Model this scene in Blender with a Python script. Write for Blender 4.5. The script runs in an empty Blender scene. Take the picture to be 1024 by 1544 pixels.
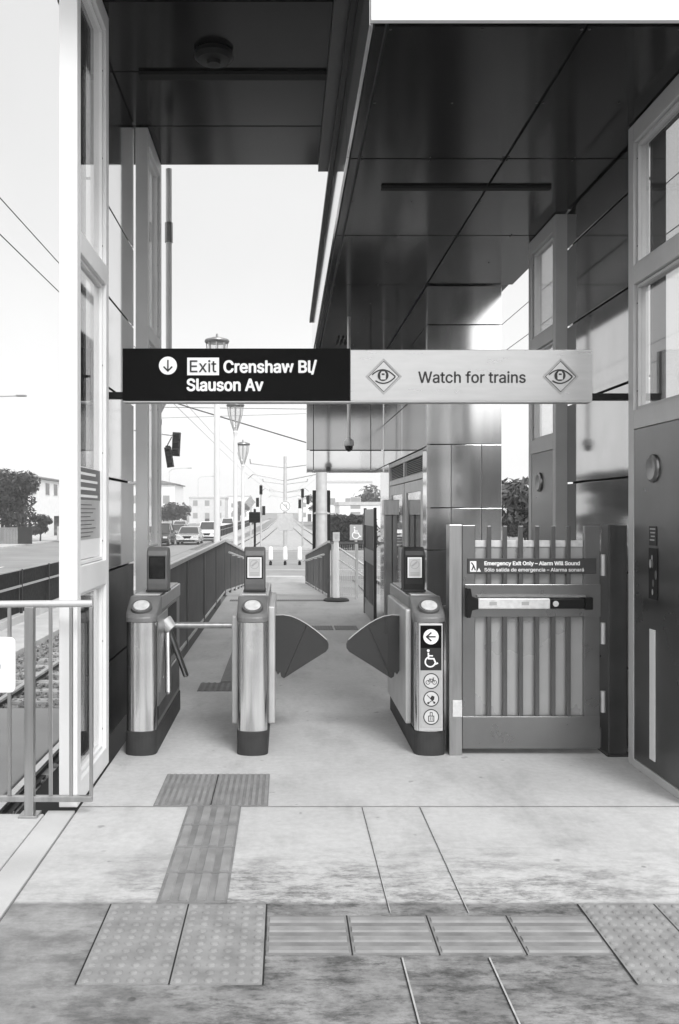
import bpy, bmesh, math, random
from mathutils import Vector, Matrix, Euler
R = math.radians
random.seed(7)
SC = bpy.context.scene
COL = SC.collection

# ------------------------------------------------------------------ camera, sky, sun, exposure
cam_d = bpy.data.cameras.new('camera')
cam = bpy.data.objects.new('camera', cam_d); COL.objects.link(cam)
cam.location = (0, 0, 1.6)
cam.rotation_euler = (R(90), 0, 0)
cam_d.sensor_fit = 'AUTO'
cam_d.sensor_width = 36
cam_d.lens = 36 * 1370 / 1544
cam_d.shift_x = 82 / 1544
cam_d.clip_start = 0.05
cam_d.clip_end = 3000
SC.camera = cam

SUN_EL, SUN_AZ = 44, 24            # degrees; azimuth measured from straight behind the camera towards its right
world = bpy.data.worlds.new("World"); SC.world = world
world.use_nodes = True
wn, wl = world.node_tree.nodes, world.node_tree.links
wn.clear()
wo = wn.new('ShaderNodeOutputWorld'); bg = wn.new('ShaderNodeBackground')
sky = wn.new('ShaderNodeTexSky'); bw = wn.new('ShaderNodeRGBToBW')
sky.sky_type = 'NISHITA'; sky.sun_disc = False
sky.sun_elevation = R(SUN_EL); sky.sun_rotation = R(180 - SUN_AZ)
sky.air_density = 1.0; sky.dust_density = 4.0; sky.ozone_density = 0.5
bg.inputs['Strength'].default_value = 0.13
# an even overcast layer in front of most of the clear sky, a little darker overhead in soft patches
tcw = wn.new('ShaderNodeTexCoord'); cn = wn.new('ShaderNodeTexNoise'); cn.inputs['Scale'].default_value = 1.6; cn.inputs['Detail'].default_value = 4
wl.new(tcw.outputs['Generated'], cn.inputs['Vector'])
cr = wn.new('ShaderNodeMapRange'); cr.inputs['From Min'].default_value = .35; cr.inputs['From Max'].default_value = .65
cr.inputs['To Min'].default_value = .93; cr.inputs['To Max'].default_value = 1.07; wl.new(cn.outputs['Fac'], cr.inputs['Value'])
def wmath(op, a, b):
    k = wn.new('ShaderNodeMath'); k.operation = op
    for q, v in enumerate((a, b)):
        if isinstance(v, (int, float)): k.inputs[q].default_value = v
        else: wl.new(v, k.inputs[q])
    return k.outputs[0]
vdot = wn.new('ShaderNodeVectorMath'); vdot.operation = 'DOT_PRODUCT'; wl.new(tcw.outputs['Generated'], vdot.inputs[0])
vdot.inputs[1].default_value = (math.sin(R(SUN_AZ)) * math.cos(R(SUN_EL)), -math.cos(R(SUN_AZ)) * math.cos(R(SUN_EL)), math.sin(R(SUN_EL)))
wsep = wn.new('ShaderNodeSeparateXYZ'); wl.new(tcw.outputs['Generated'], wsep.inputs[0])
glow = wmath('MULTIPLY', wmath('MAXIMUM', wmath('ADD', vdot.outputs['Value'], .25), 0.0), 5.0)
hor = wmath('MULTIPLY', wmath('POWER', wmath('SUBTRACT', 1.0, wmath('MAXIMUM', wsep.outputs['Z'], 0.0)), 4.0), 2.9)
cloud = wmath('MULTIPLY', wmath('ADD', wmath('ADD', glow, hor), 4.7), cr.outputs['Result'])
cmix = wn.new('ShaderNodeMix'); cmix.data_type = 'FLOAT'; cmix.inputs[0].default_value = .82
wl.new(sky.outputs['Color'], bw.inputs['Color']); wl.new(bw.outputs['Val'], cmix.inputs[2]); wl.new(cloud, cmix.inputs[3])
wl.new(cmix.outputs[0], bg.inputs['Color'])
wl.new(bg.outputs['Background'], wo.inputs['Surface'])

sun_d = bpy.data.lights.new('sun', 'SUN'); sun = bpy.data.objects.new('sun', sun_d); COL.objects.link(sun)
sun_d.energy = 1.5; sun_d.angle = R(20); sun_d.color = (1, 1, 1)
sd = Vector((math.sin(R(SUN_AZ)) * math.cos(R(SUN_EL)), -math.cos(R(SUN_AZ)) * math.cos(R(SUN_EL)), math.sin(R(SUN_EL))))
sun.rotation_euler = sd.to_track_quat('Z', 'Y').to_euler()
SC.view_settings.view_transform = 'Standard'; SC.view_settings.look = 'None'
SC.view_settings.gamma = 1.0; SC.view_settings.exposure = 0.45
SC.view_settings.use_curve_mapping = False
SC.render.engine = 'CYCLES'
SC.cycles.max_bounces = 8; SC.cycles.transparent_max_bounces = 16
SC.cycles.use_denoising = True

# ------------------------------------------------------------------ materials
M = {}
def mat(name, v, rough=0.6, metal=0.0, noise=0.0, scale=6.0, bump=0.0, bscale=60.0, stretch=None, spec=None, dirt=0.0):
    """grey surface: base value with soft mottling, optional fine bump, optional directional brushing"""
    m = bpy.data.materials.new(name); m.use_nodes = True
    n, l = m.node_tree.nodes, m.node_tree.links
    p = n['Principled BSDF']
    p.inputs['Roughness'].default_value = rough; p.inputs['Metallic'].default_value = metal
    if spec is not None: p.inputs['Specular IOR Level'].default_value = spec
    p.inputs['Base Color'].default_value = (v, v, v, 1)
    tc = n.new('ShaderNodeTexCoord'); src = tc.outputs['Object']
    if stretch:
        mp = n.new('ShaderNodeMapping'); mp.inputs['Scale'].default_value = stretch
        l.new(src, mp.inputs['Vector']); src = mp.outputs['Vector']
    if noise:
        t = n.new('ShaderNodeTexNoise'); t.inputs['Scale'].default_value = scale; t.inputs['Detail'].default_value = 6
        l.new(src, t.inputs['Vector'])
        mr = n.new('ShaderNodeMapRange'); mr.inputs['From Min'].default_value = .3; mr.inputs['From Max'].default_value = .7
        mr.inputs['To Min'].default_value = v * (1 - noise); mr.inputs['To Max'].default_value = min(1, v * (1 + noise))
        l.new(t.outputs['Fac'], mr.inputs['Value'])
        l.new(mr.outputs['Result'], p.inputs['Base Color'])
        m2 = n.new('ShaderNodeMapRange'); m2.inputs['From Min'].default_value = .3; m2.inputs['From Max'].default_value = .7
        m2.inputs['To Min'].default_value = max(.02, rough * (1 - noise * .6)); m2.inputs['To Max'].default_value = min(1, rough * (1 + noise * .6))
        l.new(t.outputs['Fac'], m2.inputs['Value']); l.new(m2.outputs['Result'], p.inputs['Roughness'])
    if bump:
        b = n.new('ShaderNodeBump'); b.inputs['Strength'].default_value = bump; b.inputs['Distance'].default_value = 0.01
        t2 = n.new('ShaderNodeTexNoise'); t2.inputs['Scale'].default_value = bscale; t2.inputs['Detail'].default_value = 4
        l.new(src, t2.inputs['Vector']); l.new(t2.outputs['Fac'], b.inputs['Height']); l.new(b.outputs['Normal'], p.inputs['Normal'])
    M[name] = m
    return m

mat('white_paint', .76, .5, noise=.04, scale=4, bump=.02, bscale=40)
mat('frame_grey', .46, .4, noise=.06, scale=5)
mat('steel', .44, .30, 1.0, noise=.14, scale=5, bump=.04, bscale=30, stretch=(6, 6, .5))
mat('dull_steel', .27, .36, 1.0, noise=.14, scale=3, bump=.03, bscale=30)
mat('panel_steel', .17, .30, 1.0, noise=.2, scale=1.5, bump=.03, bscale=8)
mat('backing_steel', .40, .28, .25, noise=.10, scale=2, bump=.02, bscale=4)
mat('picket_steel', .17, .3, 1.0, noise=.07, scale=5)
mat('front_polish', .70, .13, 1.0, noise=.10, scale=1.5, bump=.01, bscale=2.0, stretch=(3, 3, .3))
mat('bulkhead_grey', .24, .09, 1.0, noise=.12, scale=1.5, bump=.014, bscale=1.5)
mat('cladding_panel', .46, .06, 1.0, noise=.10, scale=1.5, bump=.014, bscale=1.5)
mat('marker_white', .95, .45)
mat('gate_steel', .28, .28, 1.0, noise=.07, scale=5, bump=.02, bscale=40)
mat('sign_grey', .055, .5, noise=.1, scale=8, spec=.3)
mat('light_paint', .70, .5, noise=.05, scale=4)
mat('dark_steel', .075, .40, .8, noise=.18, scale=4, bump=.03, bscale=40)
mat('polished_panel', .70, .07, 1.0, noise=.08, scale=1.5, bump=.012, bscale=1.5)
mat('soffit_panel', .018, .14, 1.0, noise=.3, scale=1.2, bump=.014, bscale=2.2, spec=.2)
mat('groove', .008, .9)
mat('black_plastic', .007, .45, noise=.1, scale=20, spec=.2)
mat('charcoal', .022, .5, noise=.15, scale=10, spec=.3)
mat('rubber_base', .038, .65, noise=.2, scale=12, bump=.1, bscale=60, spec=.3)
mat('grey_plastic', .11, .45, noise=.1, scale=14, bump=.03, bscale=120)
mat('hood_grey', .20, .4, .3, noise=.1, scale=12)
mat('lens_white', .60, .3, noise=.14, scale=30)
mat('sign_black', .004, .6, noise=.1, scale=8, spec=.06)
mat('decal_pale', .40, .5, noise=.06, scale=30)
mat('decal_inner', .58, .5)
mat('sign_steel', .46, .28, .9, noise=.05, scale=4, stretch=(1, 1, 6))
mat('letter_white', .85, .5)
mat('letter_black', .015, .5)
mat('decal_grey', .36, .5)
mat('decal_dark', .03, .45, spec=.2)
mat('screen', .01, .08)
mat('asphalt', .27, .85, noise=.15, scale=1.2, bump=.4, bscale=90)
mat('road_grey', .26, .8, noise=.18, scale=.5, bump=.3, bscale=50)
mat('ground_grey', .22, .9, noise=.25, scale=.3, bump=.3, bscale=30)
mat('pale_concrete', .48, .8, noise=.14, scale=2, bump=.15, bscale=60)
mat('ballast_grey', .20, .9, noise=.7, scale=14, bump=1.0, bscale=16)
mat('rail_steel', .62, .28, 1.0, noise=.1, scale=4)
mat('rail_rust', .07, .8, noise=.3, scale=20)
mat('sleeper_grey', .36, .85, noise=.25, scale=8, bump=.3, bscale=40)
mat('tactile', .24, .75, noise=.2, scale=9, bump=.12, bscale=90)
mat('tactile_groove_shade', .19, .85, noise=.25, scale=8, bump=.15, bscale=90)  # darker tile base, paints the shade between raised bars and ribs
mat('tactile_dark', .14, .8, noise=.25, scale=10, bump=.2, bscale=90)
mat('joint_light', .40, .8, noise=.25, scale=20)
mat('fence_grey', .10, .55, .4, noise=.18, scale=3)
mat('mesh_dark', .010, .7, noise=.3, scale=10, spec=.2)
mat('galvanised', .55, .5, .5, noise=.1, scale=5)
mat('bark', .06, .9, noise=.4, scale=10, bump=.5, bscale=20)
mat('leaf', .02, .6, noise=.7, scale=1.4)
mat('leaf_pale', .075, .6, noise=.6, scale=1.2)
mat('stucco', .84, .85, noise=.05, scale=2, bump=.2, bscale=60)
mat('stucco_grey', .62, .85, noise=.08, scale=2, bump=.2, bscale=60)
mat('roof_tile', .16, .8, noise=.3, scale=6, bump=.5, bscale=18)
mat('window_dark', .05, .08)
mat('car_silver', .62, .22, .6, noise=.04, scale=3)
mat('car_white', .82, .2, noise=.03, scale=3)
mat('car_dark', .03, .18, .3, noise=.05, scale=3)
mat('car_grey', .3, .22, .5, noise=.05, scale=3)
mat('tyre', .02, .8, noise=.2, scale=20)
mat('pale_gravel', .42, .9, noise=.3, scale=6, bump=.6, bscale=20)
mat('window_far_faded', .32, .2)  # panes of far buildings, lightened to paint the fade of distance
mat('wire', .05, .6)
mat('hedge_dark', .018, .8, noise=.6, scale=3, bump=.8, bscale=8)

def glass_mat(name, tint, base, rough=.03):
    m = bpy.data.materials.new(name); m.use_nodes = True
    n, l = m.node_tree.nodes, m.node_tree.links; n.clear()
    o = n.new('ShaderNodeOutputMaterial'); mx = n.new('ShaderNodeMixShader')
    t = n.new('ShaderNodeBsdfTransparent'); t.inputs['Color'].default_value = (tint,) * 3 + (1,)
    g = n.new('ShaderNodeBsdfGlossy'); g.inputs['Roughness'].default_value = rough; g.inputs['Color'].default_value = (.95,) * 3 + (1,)
    lw = n.new('ShaderNodeLayerWeight'); lw.inputs['Blend'].default_value = .5
    f = n.new('ShaderNodeMath'); f.operation = 'POWER'; f.inputs[1].default_value = 4.0; l.new(lw.outputs['Facing'], f.inputs[0])
    a = n.new('ShaderNodeMath'); a.operation = 'ADD'; a.inputs[1].default_value = base; a.use_clamp = True
    l.new(f.outputs[0], a.inputs[0]); l.new(a.outputs[0], mx.inputs[0]); l.new(t.outputs[0], mx.inputs[1]); l.new(g.outputs[0], mx.inputs[2])
    l.new(mx.outputs[0], o.inputs['Surface']); M[name] = m
glass_mat('glass', .86, .05)
glass_mat('lamp_glass', .9, .08)

def scuffed(name, v, rough):
    """brushed stainless: fine vertical grain, cloudy wiping marks, short bright scratches"""
    m = mat(name, v, rough, 1.0, noise=.06, scale=5, stretch=(55, 55, .25))
    n, l = m.node_tree.nodes, m.node_tree.links; p = n['Principled BSDF']
    tc = n.new('ShaderNodeTexCoord')
    a = n.new('ShaderNodeTexNoise'); a.inputs['Scale'].default_value = 5; a.inputs['Detail'].default_value = 8; a.inputs['Roughness'].default_value = .7
    l.new(tc.outputs['Object'], a.inputs['Vector'])
    r = n.new('ShaderNodeMapRange'); r.inputs['From Min'].default_value = .35; r.inputs['From Max'].default_value = .7
    r.inputs['To Min'].default_value = rough*.8; r.inputs['To Max'].default_value = rough*1.5
    l.new(a.outputs['Fac'], r.inputs['Value']); l.new(r.outputs['Result'], p.inputs['Roughness'])
    mp = n.new('ShaderNodeMapping'); mp.inputs['Rotation'].default_value = (.4, .7, .3); mp.inputs['Scale'].default_value = (90, 90, 5)
    l.new(tc.outputs['Object'], mp.inputs['Vector'])
    w = n.new('ShaderNodeTexNoise'); w.inputs['Scale'].default_value = 1.0; w.inputs['Detail'].default_value = 2; l.new(mp.outputs['Vector'], w.inputs['Vector'])
    b = n.new('ShaderNodeBump'); b.inputs['Strength'].default_value = .02; b.inputs['Distance'].default_value = .002
    l.new(w.outputs['Fac'], b.inputs['Height']); l.new(b.outputs['Normal'], p.inputs['Normal'])
scuffed('bright_steel', .86, .20)
def smoke_mat():
    m = bpy.data.materials.new('smoked_plastic'); m.use_nodes = True
    n, l = m.node_tree.nodes, m.node_tree.links
    p = n['Principled BSDF']; o = n['Material Output']
    p.inputs['Base Color'].default_value = (.045, .045, .045, 1); p.inputs['Roughness'].default_value = .3
    t = n.new('ShaderNodeBsdfTransparent'); t.inputs['Color'].default_value = (.7, .7, .7, 1)
    mx = n.new('ShaderNodeMixShader'); mx.inputs[0].default_value = .68
    l.new(t.outputs[0], mx.inputs[1]); l.new(p.outputs[0], mx.inputs[2]); l.new(mx.outputs[0], o.inputs['Surface'])
    M['smoked_plastic'] = m
smoke_mat()

def floor_mat():
    """platform concrete: cleaner pour by the gates, dirty row in front, scuffs and blotches"""
    m = bpy.data.materials.new('platform_concrete'); m.use_nodes = True
    n, l = m.node_tree.nodes, m.node_tree.links
    p = n['Principled BSDF']; p.inputs['Roughness'].default_value = .75
    geo = n.new('ShaderNodeNewGeometry'); sep = n.new('ShaderNodeSeparateXYZ'); l.new(geo.outputs['Position'], sep.inputs[0])
    def noise(scale, detail=6, rough=.6, stretch=None):
        t = n.new('ShaderNodeTexNoise'); t.inputs['Scale'].default_value = scale; t.inputs['Detail'].default_value = detail; t.inputs['Roughness'].default_value = rough
        s = geo.outputs['Position']
        if stretch:
            mp = n.new('ShaderNodeMapping'); mp.inputs['Scale'].default_value = stretch; l.new(s, mp.inputs['Vector']); s = mp.outputs['Vector']
        l.new(s, t.inputs['Vector']); return t.outputs['Fac']
    def rng(v, a, b, c, d, smooth=True):
        r = n.new('ShaderNodeMapRange'); r.inputs['From Min'].default_value = a; r.inputs['From Max'].default_value = b
        r.inputs['To Min'].default_value = c; r.inputs['To Max'].default_value = d
        if smooth: r.interpolation_type = 'SMOOTHSTEP'
        l.new(v, r.inputs['Value']); return r.outputs['Result']
    def mth(op, a, b):
        k = n.new('ShaderNodeMath'); k.operation = op
        for i, x in enumerate((a, b)):
            if isinstance(x, (int, float)): k.inputs[i].default_value = x
            else: l.new(x, k.inputs[i])
        return k.outputs[0]
    base = rng(noise(1.1, 5), .3, .7, .46, .54)
    fine = rng(noise(22, 6, .7), .25, .75, .90, 1.07)
    v = mth('MULTIPLY', base, fine)
    # scuffed dirt collecting in front of the gates, fading out towards them
    warp = mth('ADD', sep.outputs['Y'], mth('MULTIPLY', mth('SUBTRACT', noise(2.2, 4), .5), .9))
    zone = rng(warp, 3.75, 4.55, 1, 0)
    zx = mth('MULTIPLY', rng(sep.outputs['X'], -1.1, -.1, .35, 1), rng(sep.outputs['X'], 1.0, 2.1, 1, .25))
    blot = mth('ADD', mth('MULTIPLY', rng(noise(4.2, 9, .8, (1, 2.4, 1)), .44, .60, 0, 1), .7), mth('MULTIPLY', rng(noise(24, 6, .75, (1, 2, 1)), .45, .62, 0, 1), .3))
    dirt = mth('MULTIPLY', mth('MULTIPLY', zone, zx), blot)
    v = mth('MULTIPLY', v, mth('SUBTRACT', 1, mth('MULTIPLY', dirt, .76)))
    # the older, dirtier pour nearest the platform side starts at a straight joint
    row = rng(mth('ADD', sep.outputs['Y'], mth('MULTIPLY', mth('SUBTRACT', noise(30, 4), .5), .014)), 3.70, 3.74, 1, 0)
    old = mth('MULTIPLY', rng(noise(3.2, 8, .7), .34, .66, .35, .63), 1.0)
    k = mth('ADD', mth('MULTIPLY', row, old), mth('SUBTRACT', 1, row))
    v = mth('MULTIPLY', v, k)
    # a few dark drips
    spots = rng(noise(9, 2, .5), .70, .76, 0, .35)
    v = mth('MULTIPLY', v, mth('SUBTRACT', 1, spots))
    # chewing gum and small drips, round and dark
    vo = n.new('ShaderNodeTexVoronoi'); vo.inputs['Scale'].default_value = 3.1; l.new(geo.outputs['Position'], vo.inputs['Vector'])
    gum = mth('MULTIPLY', rng(vo.outputs['Distance'], .03, .055, 1, 0), rng(noise(1.7, 2), .5, .6, 0, .45))
    v = mth('MULTIPLY', v, mth('SUBTRACT', 1, gum))
    # broad dull walking stains and long streaks towards the gates
    walk = rng(noise(1.6, 6, .65, (1.6, .55, 1)), .46, .72, 0, .22)
    v = mth('MULTIPLY', v, mth('SUBTRACT', 1, walk))
    # dimmer light on the walkway past the gates, painted into the concrete
    far = rng(sep.outputs['Y'], 7.2, 8.6, 0, .26)
    v = mth('MULTIPLY', v, mth('SUBTRACT', 1, far))
    l.new(v, p.inputs['Base Color'])
    b = n.new('ShaderNodeBump'); b.inputs['Strength'].default_value = .15; b.inputs['Distance'].default_value = .006
    l.new(noise(70, 5), b.inputs['Height']); l.new(b.outputs['Normal'], p.inputs['Normal'])
    M['platform_concrete'] = m
floor_mat()

# ------------------------------------------------------------------ mesh helpers
class MB:
    def __init__(s): s.v = []; s.f = []; s.m = []
    def add(s, vs, fs, mi=0):
        o = len(s.v); s.v += [tuple(v) for v in vs]; s.f += [tuple(i + o for i in f) for f in fs]; s.m += [mi] * len(fs); return s
    def box(s, x0, x1, y0, y1, z0, z1, mi=0):
        x0, x1 = sorted((x0, x1)); y0, y1 = sorted((y0, y1)); z0, z1 = sorted((z0, z1))
        return s.add([(x0,y0,z0),(x1,y0,z0),(x1,y1,z0),(x0,y1,z0),(x0,y0,z1),(x1,y0,z1),(x1,y1,z1),(x0,y1,z1)],
                     [(0,3,2,1),(4,5,6,7),(0,1,5,4),(1,2,6,5),(2,3,7,6),(3,0,4,7)], mi)
    def bar(s, a, b, w, h, mi=0):
        """rectangular bar from a to b; w across (horizontal), h the other way"""
        a, b = Vector(a), Vector(b); d = (b - a).normalized()
        up = Vector((0, 0, 1)) if abs(d.z) < .99 else Vector((0, 1, 0))
        u = d.cross(up).normalized() * w / 2; t = u.cross(d).normalized() * h / 2
        vs = [a-u-t, a+u-t, a+u+t, a-u+t, b-u-t, b+u-t, b+u+t, b-u+t]
        return s.add(vs, [(0,1,2,3),(4,7,6,5),(0,4,5,1),(1,5,6,2),(2,6,7,3),(3,7,4,0)], mi)
    def cyl(s, a, b, r0, r1=None, n=16, mi=0, caps=True):
        r1 = r0 if r1 is None else r1
        a, b = Vector(a), Vector(b); d = (b - a).normalized()
        up = Vector((0, 0, 1)) if abs(d.z) < .9 else Vector((1, 0, 0))
        u = d.cross(up).normalized(); t = d.cross(u)
        vs = []
        for p, r in ((a, r0), (b, r1)):
            for i in range(n):
                q = 2 * math.pi * i / n; vs.append(p + (u * math.cos(q) + t * math.sin(q)) * r)
        fs = [(i, (i+1) % n, n + (i+1) % n, n + i) for i in range(n)]
        if caps: fs += [tuple(range(n))[::-1], tuple(range(n, 2 * n))]
        return s.add(vs, fs, mi)
    def tube(s, pts, r, n=8, mi=0):
        for a, b in zip(pts[:-1], pts[1:]): s.cyl(a, b, r, r, n, mi)
        return s
    def lathe(s, prof, c=(0, 0, 0), n=24, mi=0):
        vs = []; k = len(prof)
        for i in range(n):
            q = 2 * math.pi * i / n
            for r, z in prof: vs.append((c[0] + r * math.cos(q), c[1] + r * math.sin(q), c[2] + z))
        fs = []
        for i in range(n):
            j = (i + 1) % n
            for t in range(k - 1): fs.append((i*k+t, j*k+t, j*k+t+1, i*k+t+1))
        return s.add(vs, fs, mi)
    def prism(s, poly, axis, a, b, mi=0):
        """poly: 2-D outline; axis 'x': (y,z) outline, 'y': (x,z), 'z': (x,y); swept from a to b"""
        n = len(poly)
        def pt(p, h): return {'x': (h, p[0], p[1]), 'y': (p[0], h, p[1]), 'z': (p[0], p[1], h)}[axis]
        vs = [pt(p, a) for p in poly] + [pt(p, b) for p in poly]
        fs = [(i, (i+1) % n, n + (i+1) % n, n + i) for i in range(n)] + [tuple(range(n))[::-1], tuple(range(n, 2*n))]
        return s.add(vs, fs, mi)
    def sheet(s, x0, x1, y0, y1, z, mi=0):
        return s.add([(x0,y0,z),(x1,y0,z),(x1,y1,z),(x0,y1,z)], [(0,1,2,3)], mi)
    # flat decals standing in the XZ plane (facing the camera side)
    def disc(s, cx, cz, r, y, n=40, mi=0, rz=None):
        rz = rz or r
        vs = [(cx + r * math.cos(2*math.pi*i/n), y, cz + rz * math.sin(2*math.pi*i/n)) for i in range(n)]
        return s.add(vs, [tuple(range(n))], mi)
    def ribbon(s, pts, w, y, mi=0, closed=False):
        pts = [Vector((p[0], p[1])) for p in pts]; n = len(pts); L = []; Rr = []
        for i in range(n):
            if closed: a, b = pts[i-1], pts[(i+1) % n]; e1 = (pts[i]-a).normalized(); e2 = (b-pts[i]).normalized()
            else:
                e1 = (pts[i]-pts[i-1]).normalized() if i else (pts[1]-pts[0]).normalized()
                e2 = (pts[i+1]-pts[i]).normalized() if i < n-1 else e1
            t = (e1 + e2); t = t.normalized() if t.length > 1e-6 else e1
            nn = Vector((-t.y, t.x)); k = max(.4, nn.dot(Vector((-e1.y, e1.x))))
            L.append(pts[i] + nn * w / 2 / k); Rr.append(pts[i] - nn * w / 2 / k)
        vs = [(p.x, y, p.y) for p in L] + [(p.x, y, p.y) for p in Rr]
        m = n if closed else n - 1
        fs = [(i, (i+1) % n, n + (i+1) % n, n + i) for i in range(m)]
        return s.add(vs, fs, mi)
    def ring(s, cx, cz, r, w, y, n=40, mi=0, a0=0, a1=360):
        closed = abs(a1 - a0) >= 360
        m = n if closed else n + 1
        pts = [(cx + r * math.cos(R(a0 + (a1-a0) * i / n)), cz + r * math.sin(R(a0 + (a1-a0) * i / n))) for i in range(m)]
        return s.ribbon(pts, w, y, mi, closed)
    def poly(s, pts, y, mi=0):
        return s.add([(p[0], y, p[1]) for p in pts], [tuple(range(len(pts)))], mi)
    def build(s, name, mats, parent=None, bevel=0, smooth=False, seg=2, fix=True):
        me = bpy.data.meshes.new(name)
        off = wloc(parent)
        me.from_pydata([(v[0]-off.x, v[1]-off.y, v[2]-off.z) for v in s.v], [], s.f)
        if isinstance(mats, str): mats = [mats]
        for m in mats: me.materials.append(M[m])
        me.polygons.foreach_set('material_index', s.m)
        if fix:
            bm = bmesh.new(); bm.from_mesh(me); bmesh.ops.recalc_face_normals(bm, faces=bm.faces); bm.to_mesh(me); bm.free()
        o = bpy.data.objects.new(name, me); COL.objects.link(o)
        if parent: o.parent = parent
        if smooth:
            me.polygons.foreach_set('use_smooth', [True] * len(me.polygons))
            try: me.set_sharp_from_angle(angle=R(35))
            except Exception: pass
        if bevel:
            b = o.modifiers.new('bevel', 'BEVEL'); b.width = bevel; b.segments = seg; b.limit_method = 'ANGLE'; b.angle_limit = R(40)
        me.update()
        return o

def wloc(o):
    v = Vector((0, 0, 0))
    while o: v = v + o.location; o = o.parent
    return v
def tag(o, label=None, cat=None, group=None, kind=None):
    if label: o['label'] = label
    if cat: o['category'] = cat
    if group: o['group'] = group
    if kind: o['kind'] = kind
    return o
def thing(name, label, cat, loc=(0, 0, 0), group=None):
    o = bpy.data.objects.new(name, None); COL.objects.link(o); o.location = loc; o.empty_display_size = .1
    return tag(o, label, cat, group)
def dup(root, loc=None, rotz=None, label=None, group=None, scale=None):
    def rec(o, par):
        c = o.copy(); COL.objects.link(c)
        if par: c.parent = par
        for ch in list(o.children): rec(ch, c)
        return c
    r = rec(root, None)
    if loc is not None: r.location = loc
    if rotz is not None: r.rotation_euler = (0, 0, rotz)
    if scale is not None: r.scale = scale if hasattr(scale, '__len__') else (scale,) * 3
    return tag(r, label, None, group)
def structure(o): return tag(o, kind='structure')

FONT = None
try:      # the sans serif shipped inside Blender itself; its built-in default face is used if that is missing
    import os
    FONT = bpy.data.fonts.load(os.path.join(bpy.utils.system_resource('DATAFILES'), 'fonts', 'Inter.woff2'))
except Exception:
    FONT = None
def text(body, material, parent, x, z, y, height=None, width=None, bold=0.0, align='LEFT', name='lettering', rot=None, spacing=1.0):
    """flat lettering standing in the XZ plane at depth y, cap height given, left edge x, baseline z"""
    cu = bpy.data.curves.new(name, 'FONT')
    if FONT: cu.font = FONT
    cu.body = body; cu.size = 1; cu.resolution_u = 4; cu.space_character = spacing
    def solid(body_):
        cu.body = body_
        t = bpy.data.objects.new('temporary', cu); COL.objects.link(t)
        bpy.context.view_layer.update()
        dg = bpy.context.evaluated_depsgraph_get()
        me = bpy.data.meshes.new_from_object(t.evaluated_get(dg), depsgraph=dg)
        bpy.data.objects.remove(t); return me
    ref = solid('H'); cap = max(v.co.y for v in ref.vertices); bpy.data.meshes.remove(ref)
    src = solid(body); bpy.data.curves.remove(cu)
    xs = [v.co.x for v in src.vertices]; x0, x1 = min(xs), max(xs)
    szz = height / cap
    sxx = (width - 2*bold) / (x1 - x0) if width else szz
    if align == 'CENTER': x = x - sxx * (x1 - x0) / 2
    off = wloc(parent)
    vs, fs = [], []
    # heavier strokes: the outline repeated a hair to each side, every copy on its own thin layer
    shifts = [(0, 0)] + ([(bold*math.cos(R(45*k)), bold*math.sin(R(45*k))) for k in range(8)] if bold else [])
    for k, (ax, az) in enumerate(shifts):
        o0 = len(vs)
        vs += [(x + bold + (v.co.x - x0)*sxx + ax - off.x, y - k*.00012 - off.y, z + v.co.y*szz + az*.8 - off.z) for v in src.vertices]
        fs += [tuple(i + o0 for i in p.vertices) for p in src.polygons]
    bpy.data.meshes.remove(src)
    me = bpy.data.meshes.new(name); me.from_pydata(vs, [], fs); me.materials.append(M[material]); me.update()
    o = bpy.data.objects.new(name, me); COL.objects.link(o); o.parent = parent
    return o

# ------------------------------------------------------------------ THE SETTING
mb = MB(); mb.sheet(-900, 900, -300, 2500, -1.18); structure(mb.build('ground', 'ground_grey'))
# road on the left, its far kerb and pavement
mb = MB(); mb.box(-20, -6.62, -40, 420, -1.3, -1.0); structure(mb.build('road', 'road_grey'))
mb = MB(); mb.box(-24, -20.0, -40, 420, -1.3, -.86); structure(mb.build('pavement', 'pale_concrete', bevel=.02))
mb = MB()
for y in range(4, 400, 9):
    if not 42 < y < 92: mb.sheet(-13.4, -13.27, y, y + 3, -.994)
mb.sheet(-20, -6.7, 90, 90.5, -.994)
mb.sheet(-9.9, -9.75, 92, 300, -.994)
structure(mb.build('road_marking', 'letter_white'))
# cross street over the tracks
mb = MB(); mb.box(-6.58, 60, 37.0, 62, -1.3, -1.004); structure(mb.build('crossing_road', 'asphalt'))
mb = MB(); mb.sheet(-6, 30, 40.6, 41.0, -.998); mb.sheet(-6, 30, 59.5, 59.9, -.998); structure(mb.build('crossing_line', 'pale_concrete'))
mb = MB(); mb.box(7.5, 60, -10, 36.9, -1.3, -1.02); structure(mb.build('street', 'road_grey'))
# track beds
mb = MB(); mb.box(-5.0, -1.87, -10, 36.95, -1.3, -1.13); mb.box(2.75, 6.6, -10, 36.95, -1.3, -1.13)
structure(mb.build('track_bed', 'ballast_grey'))
mb = MB(); mb.add([(-4.7,62.05,-1.1),(5.2,62.05,-1.1),(3.6,150,-1.1),(3.6,900,-1.1),(-3.2,900,-1.1),(-3.2,150,-1.1)], [(0,1,2,3,4,5)])
structure(mb.build('far_track_bed', 'pale_gravel'))
mb = MB(); mb.box(-3.86, -2.62, 7.5, 12.2, -1.2, -1.03); structure(mb.build('track_slab', 'road_grey', bevel=.02))
mb = MB(); mb.box(-2.40, -1.86, 4.9, 30, -1.2, -1.09); structure(mb.build('trench_shade', 'groove'))  # black strip painting the shade between platform edge and near rail
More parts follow.
